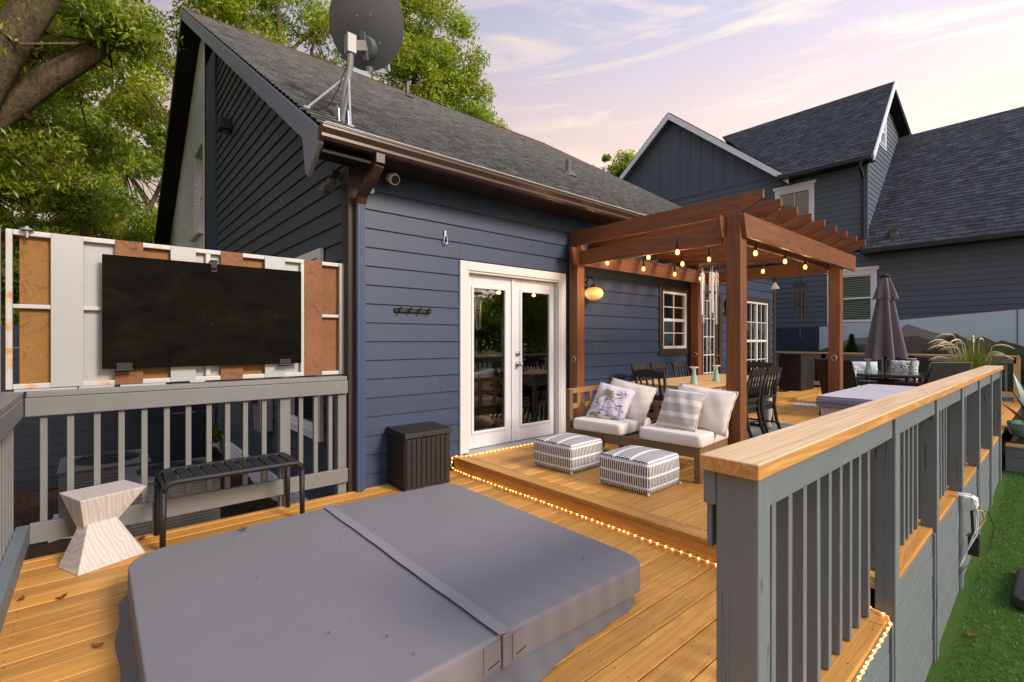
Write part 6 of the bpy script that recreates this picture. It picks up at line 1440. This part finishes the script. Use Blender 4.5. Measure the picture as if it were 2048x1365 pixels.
tree('tall tree whose crown fills the sky over the gable peak', (3.2, 28, -.7), [(3.2, 28, -.7), (3.2, 28, 8), (3, 27.8, 13)], [([(3.2, 28, 8), (1.5, 27, 11.5), (.6, 26.5, 13.5)], .16, .04), ([(3.2, 28, 9), (4.6, 27.5, 12.5)], .14, .04)], [(2.6, 27.5, 13.6, 3.6, 2.4, 3.2), (0, 27.5, 10, 3.0, 2.2, 3.6), (3.4, 27.5, 18, 3.6, 2.4, 2.4), (-2.4, 27.5, 15, 3.2, 2.4, 3.2)], 46000, LEAF_A, .125, .040, .8, .36, group='trees behind the house', nclump=95)
tree('tree with forked limbs behind the roof left of the satellite dish', (6.6, 26, -.7), [(6.6, 26, -.7), (6.6, 26, 9), (6.6, 25.8, 13)], [([(6.6, 25.8, 13), (5.7, 25.6, 15.4), (5.0, 25.3, 17.8)], .22, .08), ([(6.6, 25.8, 13), (7.0, 25.6, 15.8), (6.8, 25.5, 18.6)], .22, .07), ([(6.9, 25.7, 15), (7.8, 25.4, 16.4), (8.6, 25.2, 17.4)], .12, .04), ([(6.6, 25.8, 12), (8.2, 25.4, 14.6), (8.5, 25.2, 17)], .17, .05)],
     [(5.0, 25.4, 15.6, 1.9, 1.6, 1.4), (6.4, 25.8, 18.2, 3.0, 2.0, 1.5), (8.6, 25.5, 15.2, 1.7, 1.4, 1.1), (4.2, 25.5, 18, 1.8, 1.6, 1.6), (7.0, 25.3, 13.2, 2.6, 1.4, .9), (9.4, 25.5, 17.6, 1.4, 1.4, 1.4)], 30000, LEAF_B, .11, .038, .85, .40, group='trees behind the house', nclump=150)
tree('bright green tree rising behind the roof right of the satellite dish', (12.6, 22.5, -.7), [(12.6, 22.5, -.7), (12.6, 22.4, 8), (12.4, 22, 12.5), (12.3, 21.8, 15.5)], [([(12.4, 22, 12.5), (13.6, 21.4, 14.5), (14.8, 20.8, 15.4)], .16, .04), ([(12.4, 22, 13), (11.4, 21.6, 15.2), (10.8, 21.2, 17.5)], .16, .04), ([(12.3, 21.8, 15), (13.0, 21.4, 17), (13.6, 21, 18.6)], .12, .03)],
     [(12.2, 21.6, 15.0, 2.2, 1.6, 1.9), (14.6, 20.9, 14.2, 1.7, 1.5, 1.3), (12.6, 21.4, 17.6, 2.4, 1.7, 1.6), (15.6, 20.2, 13.0, 1.0, 1.0, 1.0), (12.8, 21.4, 13.0, 2.4, 1.5, 1.2), (10.4, 22, 17, 1.6, 1.4, 1.7), (14.4, 21, 16.2, 1.1, 1.1, .9), (14.5, 20.6, 12.2, 1.6, 1.2, .9)], 52000, LEAF_B, .105, .036, .80, .32, group='trees behind the house', nclump=230)
tree('small distant tree crown between the two roofs', (28.6, 21.7, -.7), [(28.6, 21.7, -.7), (28.6, 21.7, 11), (28.6, 21.7, 14)], [], [(28.4, 21.7, 13.4, 1.5, 1.3, 1.3), (29.4, 21.2, 14.2, .9, .9, .8), (27.4, 22.2, 13.0, .9, .9, .8)], 7000, LEAF_B, .12, .05, .5, .3, group='trees behind the house', nclump=34)
for (x, y, lab) in ((21, -15, 'leafy tree beyond the lawn behind the viewpoint, nearest the neighbour house'), (27, -20, 'leafy tree beyond the lawn behind the viewpoint, farthest away'), (15.5, -21, 'leafy tree beyond the lawn behind the viewpoint, towards the open side')):
    tree(lab, (x, y, -.7), [(x, y, -.7), (x, y, 2.5), (x, y, 4.5)], [], [(x, y, 4.6, 3.4, 2.6, 3.0), (x + 1.5, y - 1, 3.0, 3.0, 2.0, 2.4), (x - 2, y, 3.2, 2.6, 2.0, 2.4)], 9000, LEAF_A, .22, .085, .9, .25, group='trees beyond the lawn', nclump=60)
# small conifer and shrubs behind the far railing
def conifer(label, base, h, r):
    t = thing('conifer', label, 'tree', base); mb = MB(); mb.tube([(0, 0, 0), (0, 0, h * .9)], [.05, .01], 8); mb.build('trunk', BARK, t)
    n = 5200; zz = rng.uniform(.06, 1, n); rad = r * (1 - zz) ** .8 * (.25 + .75 * rng.uniform(0, 1, n) ** .5) * (1 + .18 * np.sin(zz * 40)); a = rng.uniform(0, 2 * PI, n)
    P = np.stack([rad * np.cos(a), rad * np.sin(a), zz * h], 1); d = np.stack([np.cos(a), np.sin(a), rng.normal(.5, .5, n)], 1); d /= np.linalg.norm(d, axis=1, keepdims=True); e = np.cross(d, rng.normal(0, 1, (n, 3))); e /= np.linalg.norm(e, axis=1, keepdims=True) + 1e-6
    leaf_mesh('crown', P, d * .045, e * .012, rng.uniform(0, 1, n), LEAF_C, t)
conifer('small dark green cone shaped conifer behind the far railing left of the parasol', (14.95, 3.70, -.5), 2.06, .42)
def shrub(label, base, r, h, n, leaf):
    t = thing('shrub', label, 'shrub', base); mb = MB()
    for k in range(7): a = k * .9; mb.tube([(0, 0, 0), (math.cos(a) * r * .5, math.sin(a) * r * .5, h * .7)], [.02, .006], 5)
    mb.build('stems', BARK, t)
    q = rng.normal(0, 1, (n, 3)); q /= np.linalg.norm(q, axis=1, keepdims=True); q *= rng.uniform(.3, 1, (n, 1)) ** .5 * (1 + .2 * np.sin(q[:, :1] * 7)); P = q * np.array([r, r, h / 2]) + np.array([0, 0, h / 2]); d = rng.normal(0, 1, (n, 3)); d /= np.linalg.norm(d, axis=1, keepdims=True); e = np.cross(d, rng.normal(0, 1, (n, 3))); e /= np.linalg.norm(e, axis=1, keepdims=True) + 1e-6
    leaf_mesh('foliage', P, d * .045, e * .018, rng.uniform(0, 1, n), leaf, t)
shrub('dark green shrub at the right edge behind the far railing', (14.9, .05, -.5), .55, 1.75, 5000, LEAF_C)
shrub('low green shrub behind the far railing in front of the mural', (14.95, 2.9, -.5), .35, 1.2, 2600, LEAF_A)
shrub('low green shrub in the yard by the painted brick corner', (1.35, 10.2, -.66), .38, .7, 2600, LEAF_A)
